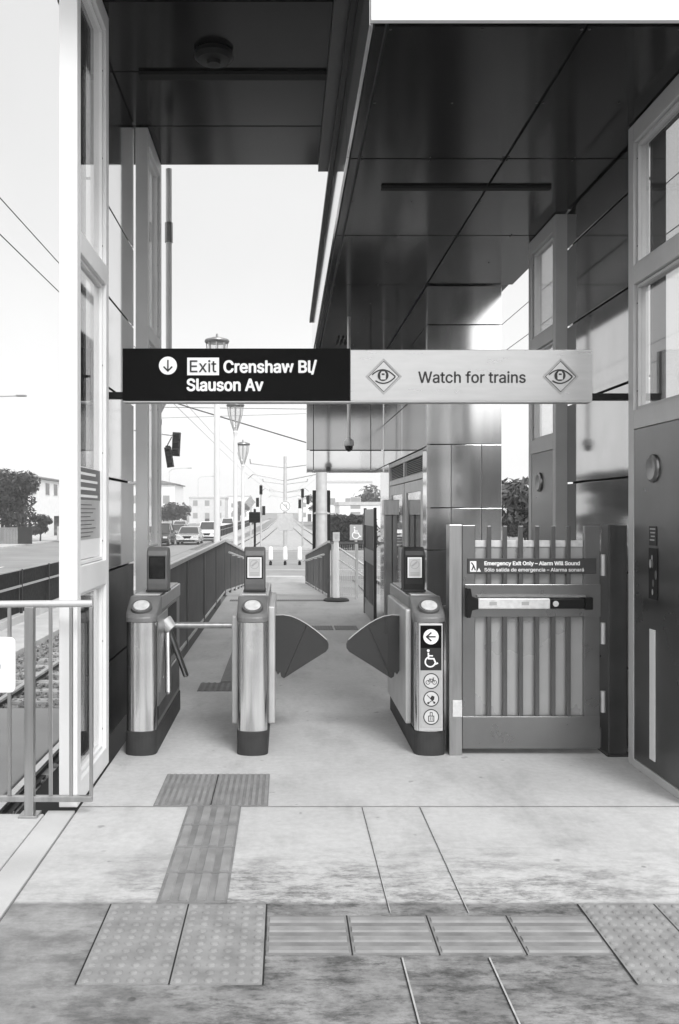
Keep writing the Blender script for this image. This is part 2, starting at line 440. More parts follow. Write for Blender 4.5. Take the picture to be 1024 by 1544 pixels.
# loose ballast stones on the near left bed (nobody could count them)
mb = MB(); rs = random.Random(3)
ico = bmesh.new(); bmesh.ops.create_icosphere(ico, subdivisions=1, radius=1)
iv = [v.co.copy() for v in ico.verts]; fi = [tuple(v.index for v in f.verts) for f in ico.faces]; ico.free()
for i in range(5200):
    x = rs.uniform(-5.0, -1.9); y = 7.5 + 22 * rs.random() ** 1.6
    r = rs.uniform(.022, .05)
    if (-4.0 < x < -2.45 and y < 12.3) or x > -2.42: continue
    e = Euler((rs.random()*6, rs.random()*6, rs.random()*6)).to_matrix()
    sc = Vector((rs.uniform(.7, 1.3), rs.uniform(.7, 1.3), rs.uniform(.5, .9)))
    mb.add([e @ Vector((v.x*sc.x*r, v.y*sc.y*r, v.z*sc.z*r)) + Vector((x, y, -1.12 + r*.3)) for v in iv], fi)
tag(mb.build('ballast_stones', 'ballast_grey', fix=False), 'loose grey ballast stones between the rails of the near track', 'gravel', kind='stuff')
mb = MB(); mb.box(-6.55, -5.02, -10, 36.9, -1.3, -1.0); mb.box(-6.2, -5.0, 88, 300, -1.3, -1.0); structure(mb.build('trackside_strip', 'pale_concrete', bevel=.01))

# platform floor, with a real edge towards the track; the walkway past the gates and its ramp down to the crossing
mb = MB()
mb.box(-1.115, 2.62, -8, 17.5, -1.25, 0)
mb.box(-1.85, -1.278, -8, 4.82, -1.25, 0)
structure(mb.build('platform_floor', 'platform_concrete', bevel=.006))
mb = MB(); mb.box(-1.268, -1.123, -8, 4.86, -1.2, .004); structure(mb.build('kerb_strip', 'pale_concrete', bevel=.004))
mb = MB(); mb.box(-1.278, -1.115, -8, 4.86, -1.22, -.04); mb.box(-1.84, -1.16, 4.83, 17.4, -1.25, -.75); structure(mb.build('platform_underside', 'groove'))
mb = MB()
mb.sheet(-1.115, 2.5, 4.926, 4.931, .0035)
structure(mb.build('floor_joint', 'decal_dark'))
mb = MB()
for x in (.42, .732):
    mb.sheet(x - .0022, x + .0022, 3.62, 4.92, .004); mb.sheet(x - .003, x + .003, .5, 3.255, .004)
structure(mb.build('floor_joint', 'joint_light'))
mb = MB()
for x in (.42, .732):
    mb.sheet(x - .0052, x - .0023, 3.62, 4.92, .0036); mb.sheet(x - .0075, x - .0031, .5, 3.255, .0036)
structure(mb.build('floor_joint', 'groove'))
mb = MB(); mb.add([(-1.24,17.5,0),(.84,17.5,0),(.78,33,-1.0),(-1.3,33,-1.0),(-1.24,17.5,-1.2),(.84,17.5,-1.2),(.78,33,-1.2),(-1.3,33,-1.2)],
                  [(0,1,2,3),(4,7,6,5),(0,4,5,1),(1,5,6,2),(2,6,7,3),(3,7,4,0)])
mb.box(-1.3, .8, 33, 36.95, -1.25, -1.0)
structure(mb.build('ramp', 'platform_concrete'))
mb = MB(); mb.box(-.75, .7, 36.2, 36.98, -1.2, -.985); structure(mb.build('kerb_ramp', 'pale_concrete'))

# ------------------------------------------------------------------ tactile paving, each tile a thing
def bump_tile(x0, x1, y0, y1, kind, material='tactile', z=.004):
    mb = MB(); g = .003
    mb.box(x0+g, x1-g, y0+g, y1-g, z-.02, z, 0 if kind == 'domes' else 1)
    w, d = x1-x0, y1-y0
    if kind == 'domes':
        nx = max(2, round(w / .052)); ny = max(2, round(d / .052))
        for i in range(nx):
            for j in range(ny):
                cx = x0 + w*(i+.5)/nx; cy = y0 + d*(j+.5)/ny
                mb.lathe([(.0165,0),(.014,.004),(.008,.0065),(.0005,.007)], (cx, cy, z), 10)
    elif kind == 'along':        # raised bars running away from the viewer
        for i in range(4):
            cx = x0 + w*(i+.5)/4
            mb.prism([(cx-.024, z-.001),(cx+.024, z-.001),(cx+.017, z+.006),(cx-.017, z+.006)], 'y', y0+.015, y1-.015)
    elif kind == 'across':
        for i in range(4):
            cy = y0 + d*(i+.5)/4
            mb.prism([(cy-.026, z-.001),(cy+.026, z-.001),(cy+.016, z+.005),(cy-.016, z+.005)], 'x', x0+.012, x1-.012)
    elif kind == 'ribs':         # close thin ribs
        k = max(3, round(w/.036))
        for i in range(k):
            cx = x0 + w*(i+.5)/k
            mb.prism([(cx-.011, z-.001),(cx+.011, z-.001),(cx+.008, z+.004),(cx-.008, z+.004)], 'y', y0+.008, y1-.008)
    return mb.build('tactile_tile', [material, 'tactile_groove_shade'])
def gap_line(x, y0, y1): GAPS.sheet(x-.003, x+.003, y0, y1, .0042)
GAPS = MB()
T = [(-.72,-.405,4.94,5.535,'ribs','ribbed tactile tile before the gates, half nearer the left railing'),
     (-.405,-.09,4.94,5.535,'ribs','ribbed tactile tile before the gates, half nearer the middle fare cabinet')]
words = ['touching the ribbed tiles before the gates', 'second from the ribbed tiles before the gates', 'second from the near domed pad', 'touching the near domed pad']
for i in range(4):
    T.append((-.53, -.235, 4.93-.305*(i+1), 4.93-.305*i, 'along', 'barred guide tile in the gate strip, ' + words[i]))
T += [(-.709,-.393,3.07,3.70,'domes','long domed tactile tile at the guide strip foot, half nearer the railing'),
      (-.393,-.075,3.07,3.70,'domes','long domed tactile tile at the guide strip foot, half beside the barred row')]
words = ['next to the left domed pad', 'second from the left domed pad', 'second from the right domed pad', 'next to the right domed pad']
for i in range(4):
    T.append((-.072+.315*i, -.072+.315*(i+1), 3.275, 3.595, 'across', 'cross-barred tactile tile in the row of four, ' + words[i]))
T += [(1.19,1.50,3.07,3.70,'domes','domed tactile tile at the right end of the barred row'),
      (1.50,1.81,3.07,3.70,'domes','outermost domed tactile tile by the right steel wall')]
for x0, x1, y0, y1, k, lab in T:
    tag(bump_tile(x0, x1, y0, y1, k), lab, 'tactile tile', 'tactile paving tiles in front of the gates')
for x, y0, y1 in ((-.709,3.07,3.70),(-.393,3.07,3.70),(-.075,3.07,3.70),(.243,3.275,3.595),(.558,3.275,3.595),(.873,3.275,3.595),(1.19,3.07,3.70),(1.50,3.07,3.70),(-.405,4.95,5.53)):
    gap_line(x, y0, y1)
structure(GAPS.build('tile_joint', 'groove'))
tag(bump_tile(-.79,-.47,8.1,8.5,'domes','tactile_dark'), 'small dark domed tactile tile just past the tripod turnstile', 'tactile tile', 'tactile tiles past the gates')
tag(bump_tile(-.60,-.47,8.5,10.6,'along','tactile_dark'), 'narrow dark barred guide strip running away past the turnstile', 'tactile tile', 'tactile tiles past the gates')
tag(bump_tile(.33,.66,12.3,12.75,'ribs','tactile_dark'), 'dark ribbed tile behind the flaps, half nearer the walkway middle', 'tactile tile', 'tactile tiles past the gates')
tag(bump_tile(.68,1.0,12.3,12.75,'ribs','tactile_dark'), 'dark ribbed tile behind the flaps, half nearer the building', 'tactile tile', 'tactile tiles past the gates')
tag(bump_tile(-1.0,.72,16.3,16.55,'ribs','tactile_dark'), 'long thin dark ribbed strip across the walkway by the white marker post', 'tactile tile', 'tactile tiles past the gates')

# ------------------------------------------------------------------ canopies
def panels(mb, x_cuts, y_cuts, z0, z1, g=.009, mi=0):
    for a, b in zip(x_cuts[:-1], x_cuts[1:]):
        for c, d in zip(y_cuts[:-1], y_cuts[1:]):
            mb.box(a+g, b-g, c+g, d-g, z0, z1, mi)
lc = thing('canopy', 'higher dark roof canopy over the tripod turnstile on the left', 'canopy', (-.5, 6.4, 4.76))
mb = MB(); mb.box(-1.42, .415, 4.3, 8.28, 4.79, 5.1); mb.build('roof_slab', 'dark_steel', lc)
mb = MB(); panels(mb, [-1.42, .415], [4.3, 5.62, 6.52, 7.44, 8.28], 4.76, 4.80); mb.build('soffit', 'soffit_panel', lc, bevel=.002)
mb = MB(); mb.box(-1.05, .36, 6.51, 6.60, 4.735, 4.758); mb.build('light_slot', 'groove', lc)
mb = MB(); mb.box(.30, .415, 4.3, 8.28, 4.70, 4.757); mb.build('edge_trim', 'dark_steel', lc, bevel=.003)
rc = thing('canopy', 'lower dark panelled canopy running over the gate towards the building', 'canopy', (1.4, 10, 4.05))
mb = MB(); mb.box(.46, 2.46, 4.58, 14.40, 4.10, 4.60); mb.build('roof_slab', 'dark_steel', rc)
mb = MB()
ycut = [4.58, 6.3, 8.05, 9.8, 11.55, 13.3, 14.41]
panels(mb, [.445, .515, 1.525, 2.46], ycut[:4], 4.05, 4.11)
panels(mb, [.445, .515, 1.53], ycut[3:], 4.05, 4.11)
for c, d in zip(ycut[:-1], ycut[1:]):
    for x in (.535, 1.0, 1.505) + ((1.545, 2.0, 2.42) if d < 9.9 else ()):
        for yy in (c+.03, (c+d)/2, d-.03): mb.cyl((x, yy, 4.046), (x, yy, 4.0505), .007, n=8, mi=1)
mb.build('soffit', ['soffit_panel', 'dark_steel'], rc, bevel=.002)
mb = MB()
for c, d in zip(ycut[:-1], ycut[1:]): mb.box(.425, .444, c+.004, d-.004, 4.056, 4.64)
mb.build('fascia', 'polished_panel', rc, bevel=.002)
mb = MB(); mb.box(.385, .424, 4.58, 14.41, 4.60, 4.66); mb.build('gutter', 'black_plastic', rc, bevel=.004)
mb = MB(); mb.box(.43, 2.46, 4.545, 4.576, 4.06, 4.64); mb.build('front_fascia', 'white_paint', rc, bevel=.003)
mb = MB(); mb.box(.725, 2.0, 6.82, 6.875, 4.03, 4.049); mb.build('light_slot', 'groove', rc)
mb = MB()
for i in range(3): mb.box(.74+.06*i, .765+.06*i, 12.7, 13.25, 4.035, 4.049)
mb.build('vent_slot', 'groove', rc)
mb = MB(); mb.lathe([(0,0),(.13,0),(.135,-.03),(.11,-.055),(.05,-.06),(.045,-.085),(.0,-.085)], (-.49, 6.24, 4.755), 24)
tag(mb.build('smoke_detector', 'black_plastic', smooth=True), 'round black detector fixed to the high left soffit', 'detector')

# ------------------------------------------------------------------ glazed wall frames and cladding
def glazed_frame(side, y0, y1, ztop, label, paint, solid, xin):
    """side -1 left wall, +1 right wall; inner face at xin"""
    xo = xin + side * .10
    t = thing('glazed_screen', label, 'glazed screen', (xin, (y0+y1)/2, 0), 'tall framed screens along the walls')
    mb = MB(); w = .085
    mb.box(xin, xo, y0, y0+w, 0, ztop); mb.box(xin, xo, y1-w, y1, 0, ztop)
    rails = [(3.03, 3.15), (ztop-.12, ztop)]
    rails += [(2.12, 2.24), (0, .05)] if solid else [(1.15, 1.30), (0, .12)]
    for a, b in rails: mb.box(xin, xo, y0+w, y1-w, a, b)
    mb.build('frame', paint, t, bevel=.004)
    rails = sorted(rails)
    # inner stepped bead round every opening, then the pane
    for k, ((a0, a1), (b0, b1)) in enumerate(zip(rails[:-1], rails[1:])):
        lo, hi = a1, b0
        ya, yb = y0+w, y1-w
        if solid and k == 0:
            mb = MB(); mb.box(xin+side*.004, xin+side*.06, ya+.003, yb-.003, lo+.003, hi-.003)
            mb.build('lower_panel', 'panel_steel', t, bevel=.003)
            continue
        mb = MB(); bw_ = .022; xi, xj = xin+side*.022, xin+side*.075
        mb.box(xi, xj, ya+.004, ya+bw_, lo+.004, hi-.004); mb.box(xi, xj, yb-bw_, yb-.004, lo+.004, hi-.004)
        mb.box(xi, xj, ya+bw_, yb-bw_, lo+.004, lo+bw_); mb.box(xi, xj, ya+bw_, yb-bw_, hi-bw_, hi-.004)
        bd = mb.build('glazing_bead', paint, t, bevel=.002)
        mb = MB(); mb.box(xin+side*.04, xin+side*.048, ya+bw_, yb-bw_, lo+bw_, hi-bw_); mb.build('pane', 'glass', t)
        for yy in (ya+.011, yb-.011):
            z = lo + .12
            while z < hi - .05:
                q = MB(); q.cyl((xin+side*.0195, yy, z), (xin+side*.024, yy, z), .005, n=8); q.build('screw', 'dark_steel', bd); z += .55
    return t
L1 = glazed_frame(-1, 4.92, 5.80, 4.75, 'white painted glazed screen beside the left railing, with a poster', 'white_paint', False, -1.125)
L2 = glazed_frame(-1, 7.44, 8.27, 4.75, 'pale glazed screen behind the left turnstile, narrower in view', 'light_paint', False, -1.125)
R1 = glazed_frame(1, 4.92, 5.80, 4.04, 'grey framed screen nearest on the right with steel lower panel and stickers', 'frame_grey', True, 2.19)
R2 = glazed_frame(1, 7.44, 8.27, 4.04, 'grey framed screen on the right behind the emergency gate', 'frame_grey', True, 2.215)
def roundel(side, x, y, z, parent, r=.085):
    mb = MB(); n = 28; prof = [(r, 0), (r*.97, .012), (r*.8, .02), (r*.45, .012), (0, .008)]
    vs = []; k = len(prof)
    for i in range(n):
        q = 2*math.pi*i/n
        for a, h in prof: vs.append((x - side*h, y + a*math.cos(q), z + a*math.sin(q)))
    fs = [(i*k+t, ((i+1) % n)*k+t, ((i+1) % n)*k+t+1, i*k+t+1) for i in range(n) for t in range(k-1)]
    mb.add(vs, fs); return mb.build('round_cap', 'dull_steel', parent, smooth=True)
roundel(1, 2.193, 5.41, 1.86, R1); roundel(1, 2.218, 7.92, 1.86, R2)
# stickers and the pale upright strip on the near right panel
mb = MB()
mb.box(2.1905, 2.1925, 5.36, 5.47, 1.40, 1.515, 0)
for i in range(4): mb.box(2.189, 2.190, 5.375+.004*i, 5.455-.008*(i % 3), 1.495-.022*i, 1.503-.022*i, 1)
mb.build('notice_sticker', ['charcoal', 'decal_grey'], R1)
mb = MB(); mb.box(2.1905, 2.1925, 5.345, 5.475, 1.08, 1.385, 0)
rs = random.Random(5)
for i in range(6):
    cy, cz = rs.uniform(5.365, 5.455), rs.uniform(1.12, 1.35); r = rs.uniform(.012, .022)
    mb.add([(2.1896, cy + r*math.cos(2*math.pi*k/12)*.8, cz + r*math.sin(2*math.pi*k/12)*1.3) for k in range(12)], [tuple(range(12))], 1 if i % 2 else 2)
mb.build('picture_sticker', ['black_plastic', 'decal_grey', 'grey_plastic'], R1)
mb = MB(); mb.box(2.186, 2.1925, 5.375, 5.455, .12, .90); mb.build('pale_strip', 'light_paint', R1, bevel=.002)
# poster inside the near left screen
po = thing('poster', 'grey notice poster in the white left screen, dark banded heading', 'poster', (-1.16, 5.36, 1.35))
mb = MB(); mb.box(-1.162, -1.159, 5.03, 5.69, 1.33, 1.86); mb.build('sheet', 'letter_white', po)
mb = MB(); mb.sheet(0, 0, 0, 0, 0)
mb = MB(); mb.box(-1.1585, -1.1575, 5.035, 5.685, 1.67, 1.855, 0); mb.box(-1.1585, -1.1575, 5.035, 5.685, 1.44, 1.668, 1)
for i in range(4): mb.box(-1.157, -1.1565, 5.07, 5.60-.05*(i % 2), 1.685+.043*i, 1.70+.043*i, 2)
for i in range(9): mb.box(-1.157, -1.1565, 5.07, 5.40+.18*((i*7 % 5)/5), 1.455+.023*i, 1.461+.023*i, 3)
mb.build('printed_bands', ['grey_plastic', 'galvanised', 'letter_white', 'grey_plastic'], po)

def cladding(side, x, y0, y1, ztop, label):
    t = thing('cladding_wall', label, 'wall', (x, (y0+y1)/2, 0), 'polished cladding walls')
    mb = MB(); mb.box(x+side*.05, x+side*.14, y0+.02, y1-.02, 0, ztop); mb.build('backing', 'groove', t)
    mb = MB(); cuts = [.02, .55, 1.19, 1.835, 2.47, 3.105, 3.74, ztop]
    for a, b in zip(cuts[2:-1], cuts[3:]): mb.box(x, x+side*.045, y0+.03, y1-.03, a+.008, b-.008)
    mb.build('panel', 'cladding_panel' if side > 0 else 'polished_panel', t, bevel=.002)
    mb = MB()
    for a, b in zip(cuts[:2], cuts[1:3]): mb.box(x, x+side*.045, y0+.03, y1-.03, a+.008, b-.008)
    mb.build('base_panel', 'dark_steel', t, bevel=.002)
cladding(-1, -1.235, 5.80, 7.44, 4.75, 'polished metal panel wall on the left behind the sign end')
cladding(1, 2.30, 5.80, 7.44, 4.04, 'polished metal panel wall on the right behind the emergency gate')
cd = thing('conduit_pipe', 'grey vertical conduit beside the far left screen', 'pipe', (-1.07, 8.36, 0))
mb = MB(); mb.tube([(-1.175, 8.36, 0), (-1.175, 8.36, 2.50), (-1.07, 8.36, 2.70), (-1.07, 8.36, 4.755)], .028, 14); mb.build('pipe', 'light_paint', cd, smooth=True)
mb = MB(); mb.cyl((-1.07, 8.36, 4.08), (-1.07, 8.36, 4.26), .037, n=14); mb.build('coupling', 'dull_steel', cd, smooth=True)
for z in (1.3, 2.4): mb = MB(); mb.box(-1.22, -1.13, 8.325, 8.331, z, z+.05); mb.build('clip', 'dark_steel', cd)

# ------------------------------------------------------------------ equipment building on the right
eb = thing('station_building', 'small metal clad station room with glazed double doors under the canopy', 'building', (1.95, 12, 0))
mb = MB(); mb.box(1.60, 2.20, 9.95, 14.6, 0, 4.045); mb.box(1.575, 1.60, 9.95, 14.6, 0, 4.045); mb.build('core', 'groove', eb)
# front (towards the gates): flat panels then a gently rounded corner turning to the right
mb = MB(); zc = [0.0, .6, 1.19, 1.645, 2.33, 2.95, 3.62, 4.04]
ang = []
cols = [1.53, 1.79, 2.12, 2.335]
for a, b in zip(zc[:-1], zc[1:]):
    cc = cols if b < 2.4 else [1.53, 2.335]
    for c, d in zip(cc[:-1], cc[1:]): mb.box(c+(.004 if c > 1.6 else 0), d-(.004 if d < 2.3 else 0), 9.80, 9.85, a+.005, b-.005)
mb.build('front_panel', 'front_polish', eb, bevel=.002)
mb = MB()
for a, b in zip(zc[:-1], zc[1:]): mb.box(2.29, 2.335, 9.856, 14.6, a+.006, b-.006)
mb.build('rear_panel', 'polished_panel', eb)
# side towards the walkway, left open for the doors
mb = MB(); x0, x1 = 1.53, 1.575
for a, b in ((2.31, 2.95), (2.95, 3.62), (3.62, 4.04)):
    for c, d in ((9.856, 11.9), (11.9, 14.6)): mb.box(x0, x1, c+.006, d-.006, a+.006, b-.006)
for a, b in ((0, 1.19), (1.19, 2.31)):
    mb.box(x0, x1, 9.856, 10.09, a+.006, b-.006)
    for c, d in ((13.42, 14.6),): mb.box(x0, x1, c+.006, d-.006, a+.006, b-.006)
mb.build('side_panel', 'polished_panel', eb, bevel=.002)
mb = MB(); mb.box(1.535, 1.57, 10.10, 10.16, 0, 2.30); mb.box(1.535, 1.57, 13.34, 13.41, 0, 2.30); mb.box(1.535, 1.57, 10.16, 13.34, 2.24, 2.30); mb.box(1.535, 1.57, 10.16, 13.34, 1.98, 2.05)
mb.box(1.535, 1.57, 11.70, 11.80, 2.05, 2.24); mb.build('door_frame', 'galvanised', eb, bevel=.003)
for c, d in ((10.17, 11.72), (11.78, 13.33)):
    df = None
    mb = MB(); mb.box(1.54, 1.57, c, c+.16, .01, 1.97); mb.box(1.54, 1.57, d-.16, d, .01, 1.97); mb.box(1.54, 1.57, c+.16, d-.16, 1.84, 1.97); mb.box(1.54, 1.57, c+.16, d-.16, .01, .62)
    df = mb.build('door', 'galvanised', eb, bevel=.003)
    mb = MB(); mb.box(1.553, 1.557, c+.16, d-.16, .62, 1.84); mb.build('door_pane', 'window_dark' if False else 'glass', df)
    yh = d-.08 if c < 11 else c+.08
    mb = MB(); mb.tube([(1.54, yh, .85), (1.49, yh, .85), (1.49, yh, 1.15), (1.54, yh, 1.15)], .011); mb.build('handle', 'steel', df)
    mb = MB()
    for k in range(8): mb.bar((1.555, c+.08, 2.06+.022*k), (1.555, d-.12, 2.06+.022*k), .025, .006)
    mb.build('louvre', 'dull_steel', eb)

# header (bulkhead) across the walkway at the far end of the canopy
bh = thing('bulkhead', 'deep metal clad bulkhead hanging across the far end of the canopy', 'bulkhead', (.9, 14.1, 2.2))
mb = MB(); mb.box(.39, 1.50, 14.16, 14.40, 2.26, 4.04); mb.build('core', 'groove', bh)
mb = MB()
for k, (a, b) in enumerate(((2.22, 2.555), (2.56, 3.3), (3.3, 4.04))):
    for c, d in ((.33, .44), (.44, 1.33), (1.33, 1.525)): mb.box(c+.005, d-.005, 14.10, 14.155, a+.005, b-.005, 1 if k else 0)
mb.build('front_panel', ['cladding_panel', 'bulkhead_grey'], bh, bevel=.002)
mb = MB(); mb.box(.335, .385, 14.16, 14.40, 2.22, 4.04); mb.box(.39, 1.52, 14.16, 14.4, 2.222, 2.255); mb.build('side_panel', 'polished_panel', bh)

cm = thing('security_camera', 'dome security camera hanging on a pole below the canopy', 'camera', (.8, 11.4, 2.4))
mb = MB(); mb.cyl((.8, 11.4, 2.50), (.8, 11.4, 4.048), .022, n=12); mb.build('drop_pole', 'galvanised', cm, smooth=True)
mb = MB(); mb.lathe([(0, .12), (.035, .12), (.062, .09), (.066, .04), (.062, .03), (0, .03)], (.8, 11.4, 2.40), 20); mb.build('housing', 'galvanised', cm, smooth=True)
mb = MB(); mb.lathe([(.052, .03), (.05, .0), (.038, -.025), (.018, -.04), (0, -.044)], (.8, 11.4, 2.40), 20); mb.build('dome', 'screen', cm, smooth=True)

# ------------------------------------------------------------------ overhead sign
YS = 5.93
def sx(px): return (px - 430) / 231.0
def sz(py): return 1.6 - (py - 772) / 231.0
sg = thing('overhead_sign', 'long hanging sign, black exit half and pale Watch for trains half', 'sign', (.47, YS, 2.33))
mb = MB(); mb.box(sx(187), sx(891), YS+.004, YS+.10, sz(603), sz(527)); mb.build('sign_case', 'dull_steel', sg, bevel=.003)
mb = MB(); mb.box(sx(185), sx(528), YS-.004, YS+.003, sz(604), sz(525.5)); mb.build('exit_panel', 'sign_black', sg, bevel=.002)
mb = MB(); mb.box(sx(528.6), sx(893), YS-.004, YS+.003, sz(605), sz(528)); mb.build('warning_panel', 'sign_steel', sg, bevel=.002)
mb = MB(); mb.box(sx(186), sx(892), YS-.002, YS+.10, sz(606.5), sz(605.2)); mb.build('bottom_trim', 'galvanised', sg)
mb = MB(); mb.box(-1.225, sx(187), YS+.03, YS+.09, sz(600), sz(590)); mb.build('bracket', 'black_plastic', sg, bevel=.003)
mb = MB(); mb.box(sx(891), 2.30, YS+.03, YS+.09, sz(602), sz(592)); mb.build('bracket', 'black_plastic', sg, bevel=.003)
y = YS - .006
mb = MB(); mb.disc(sx(253.5), sz(551.5), 13.6/231, y); mb.poly([(sx(282.5), sz(566)), (sx(330.5), sz(566)), (sx(330.5), sz(539.5)), (sx(282.5), sz(539.5))], y); mb.build('white_patch', 'letter_white', sg)
mb = MB(); mb.ribbon([(sx(253.5), sz(543)), (sx(253.5), sz(559.3))], 2.2/231, y-.002)
mb.ribbon([(sx(247), sz(553)), (sx(253.5), sz(559.6)), (sx(260), sz(553))], 2.2/231, y-.003); mb.build('arrow', 'letter_black', sg)
text('Exit', 'letter_black', sg, sx(286.5), sz(561.3), y-.003, height=17.5/231, width=40/231, bold=.0006)
text('Crenshaw Bl/', 'letter_white', sg, sx(337), sz(561.8), y, height=17.5/231, width=141/231, bold=.0042)
text('Slauson Av', 'letter_white', sg, sx(281.5), sz(589.2), y, height=17.5/231, width=116/231, bold=.0042)
text('Watch for trains', 'letter_black', sg, sx(630.5), sz(577.2), y, height=16.5/231, width=162/231, bold=.0018)
def eye(cx, cz, u):
    d = MB(); k = 26*u
    d.ribbon([(cx-k, cz), (cx, cz+k), (cx+k, cz), (cx, cz-k)], 1.9*u, y, 0, True)
    d.ribbon([(cx-k+3*u, cz), (cx, cz+k-3*u), (cx+k-3*u, cz), (cx, cz-k+3*u)], .8*u, y-.001, 1, True)
    up = [(cx + u*(-17.5 + 35*t), cz + u*(-1 + 11.2*math.sin(math.pi*min(1, .08+.92*t))**.8 if t < 1 else 0)) for t in [i/16 for i in range(16)]] + [(cx+17.5*u, cz)]
    d.ribbon(up, 1.9*u, y-.002, 1)
    lo = [(cx + u*(17.5 - 30*t), cz - u*(10.2*math.sin(math.pi*min(1, t*.82))**.8)) for t in [i/16 for i in range(17)]]
    d.ribbon(lo, 1.9*u, y-.003, 1)
    d.disc(cx-1*u, cz+1.6*u, 8.2*u, y-.004, mi=1)
    d.poly([(cx-4.8*u, cz-4.5*u), (cx+2.8*u, cz-4.5*u), (cx+3.3*u, cz+4*u), (cx+1.2*u, cz+7.6*u), (cx-3.2*u, cz+7.6*u), (cx-5.3*u, cz+4*u)], y-.005, 2)
    d.poly([(cx-3.2*u, cz+2*u), (cx+1.2*u, cz+2*u), (cx+1.2*u, cz+4.6*u), (cx-3.2*u, cz+4.6*u)], y-.006, 1)
    d.build('eye_emblem', ['decal_grey', 'letter_black', 'galvanised'], sg, fix=False)
eye(sx(578.5), sz(568), 1/231); eye(sx(845), sz(568), 1/231)

# ------------------------------------------------------------------ fare gates
YG = 5.96; W = .195; LEN = 1.41
def half_round(w, bulge, n=14):
    return [(-w/2*math.cos(math.pi*i/n), -bulge*math.sin(math.pi*i/n)**.75) for i in range(n+1)]
def fare_cabinet(cx, label, name='fare_gate'):
    t = thing(name, label, 'fare gate', (cx, YG, 0), 'stainless fare gate cabinets')
    c = cx
    out = [(c + a, YG + .075 + b) for a, b in half_round(W+.012, .08)] + [(c+W/2+.006, YG+LEN), (c-W/2-.006, YG+LEN)]
    mb = MB(); mb.prism(out, 'z', 0, .155); mb.build('plinth', 'rubber_base', t, bevel=.003)
    mb = MB(); mb.box(c-W/2, c+W/2, YG+.078, YG+LEN-.01, .158, .92); mb.build('body', 'dull_steel', t, bevel=.004)
    pts = [(c + a, YG + .075 + b) for a, b in half_round(W, .07, 18)]
    mb = MB(); mb.prism(pts, 'z', .158, .872); mb.build('front_shell', 'bright_steel', t, smooth=True)
    # sloping hood: stacked outlines
    mb = MB(); secs = [(.875, 0.0, .0), (.905, .0, .0), (.93, .02, .0), (1.025, .19, .004)]
    ring = []
    for z, back, ins in secs:
        o = [(c + a*(1-ins), YG + .072 + back + b*(1 - back*2.2), z) for a, b in half_round(W+.014, .082)] + [(c+W/2+.007, YG+.30, z), (c-W/2-.007, YG+.30, z)]
        ring.append(o)
    n = len(ring[0]); vs = [p for o in ring for p in o]
    fs = [(k*n+i, k*n+(i+1) % n, (k+1)*n+(i+1) % n, (k+1)*n+i) for k in range(len(ring)-1) for i in range(n)]
    fs += [tuple(range(n))[::-1], tuple(range((len(ring)-1)*n, len(ring)*n))]
    mb.add(vs, fs); mb.build('hood', 'hood_grey', t, bevel=.004)
    # status light on the slope
    nrm = Vector((0, -.60, 1.0)).normalized(); ctr = Vector((c, YG+.068, .973))
    q = nrm.to_track_quat('Z', 'Y').to_matrix()
    def disk(r, h0, h1, mi, mb):
        k = 28; vs = [ctr + q @ Vector((r*math.cos(2*math.pi*i/k), r*math.sin(2*math.pi*i/k), h)) for h in (h0, h1) for i in range(k)]
        mb.add(vs, [(i, (i+1) % k, k+(i+1) % k, k+i) for i in range(k)] + [tuple(range(k, 2*k))], mi)
    mb = MB(); disk(.070, -.03, .010, 0, mb); mb.build('light_bezel', 'grey_plastic', t, bevel=.003)
    mb = MB(); disk(.054, -.02, .016, 0, mb); mb.build('status_light', 'lens_white', t, bevel=.006)
    for s_ in (-1, 1):
        mb = MB(); mb.cyl((c+s_*(W/2-.001), YG+.22, .50), (c+s_*(W/2+.004), YG+.22, .50), .012, n=12); mb.build('side_lock', 'bright_steel', t)
        mb = MB(); mb.box(c+s_*(W/2-.0005), c+s_*(W/2+.0015), YG+.115, YG+.121, .165, .865); mb.build('panel_seam', 'groove', t)
    # deck behind the hood
    mb = MB(); mb.box(c-W/2-.006, c+W/2+.006, YG+.305, YG+LEN, .925, 1.022); mb.build('deck', 'steel', t, bevel=.006)
    mb = MB(); mb.box(c-W/2+.012, c+W/2-.012, YG+.32, YG+LEN-.02, 1.0225, 1.030); mb.build('deck_lid', 'galvanised', t, bevel=.003)
    return t
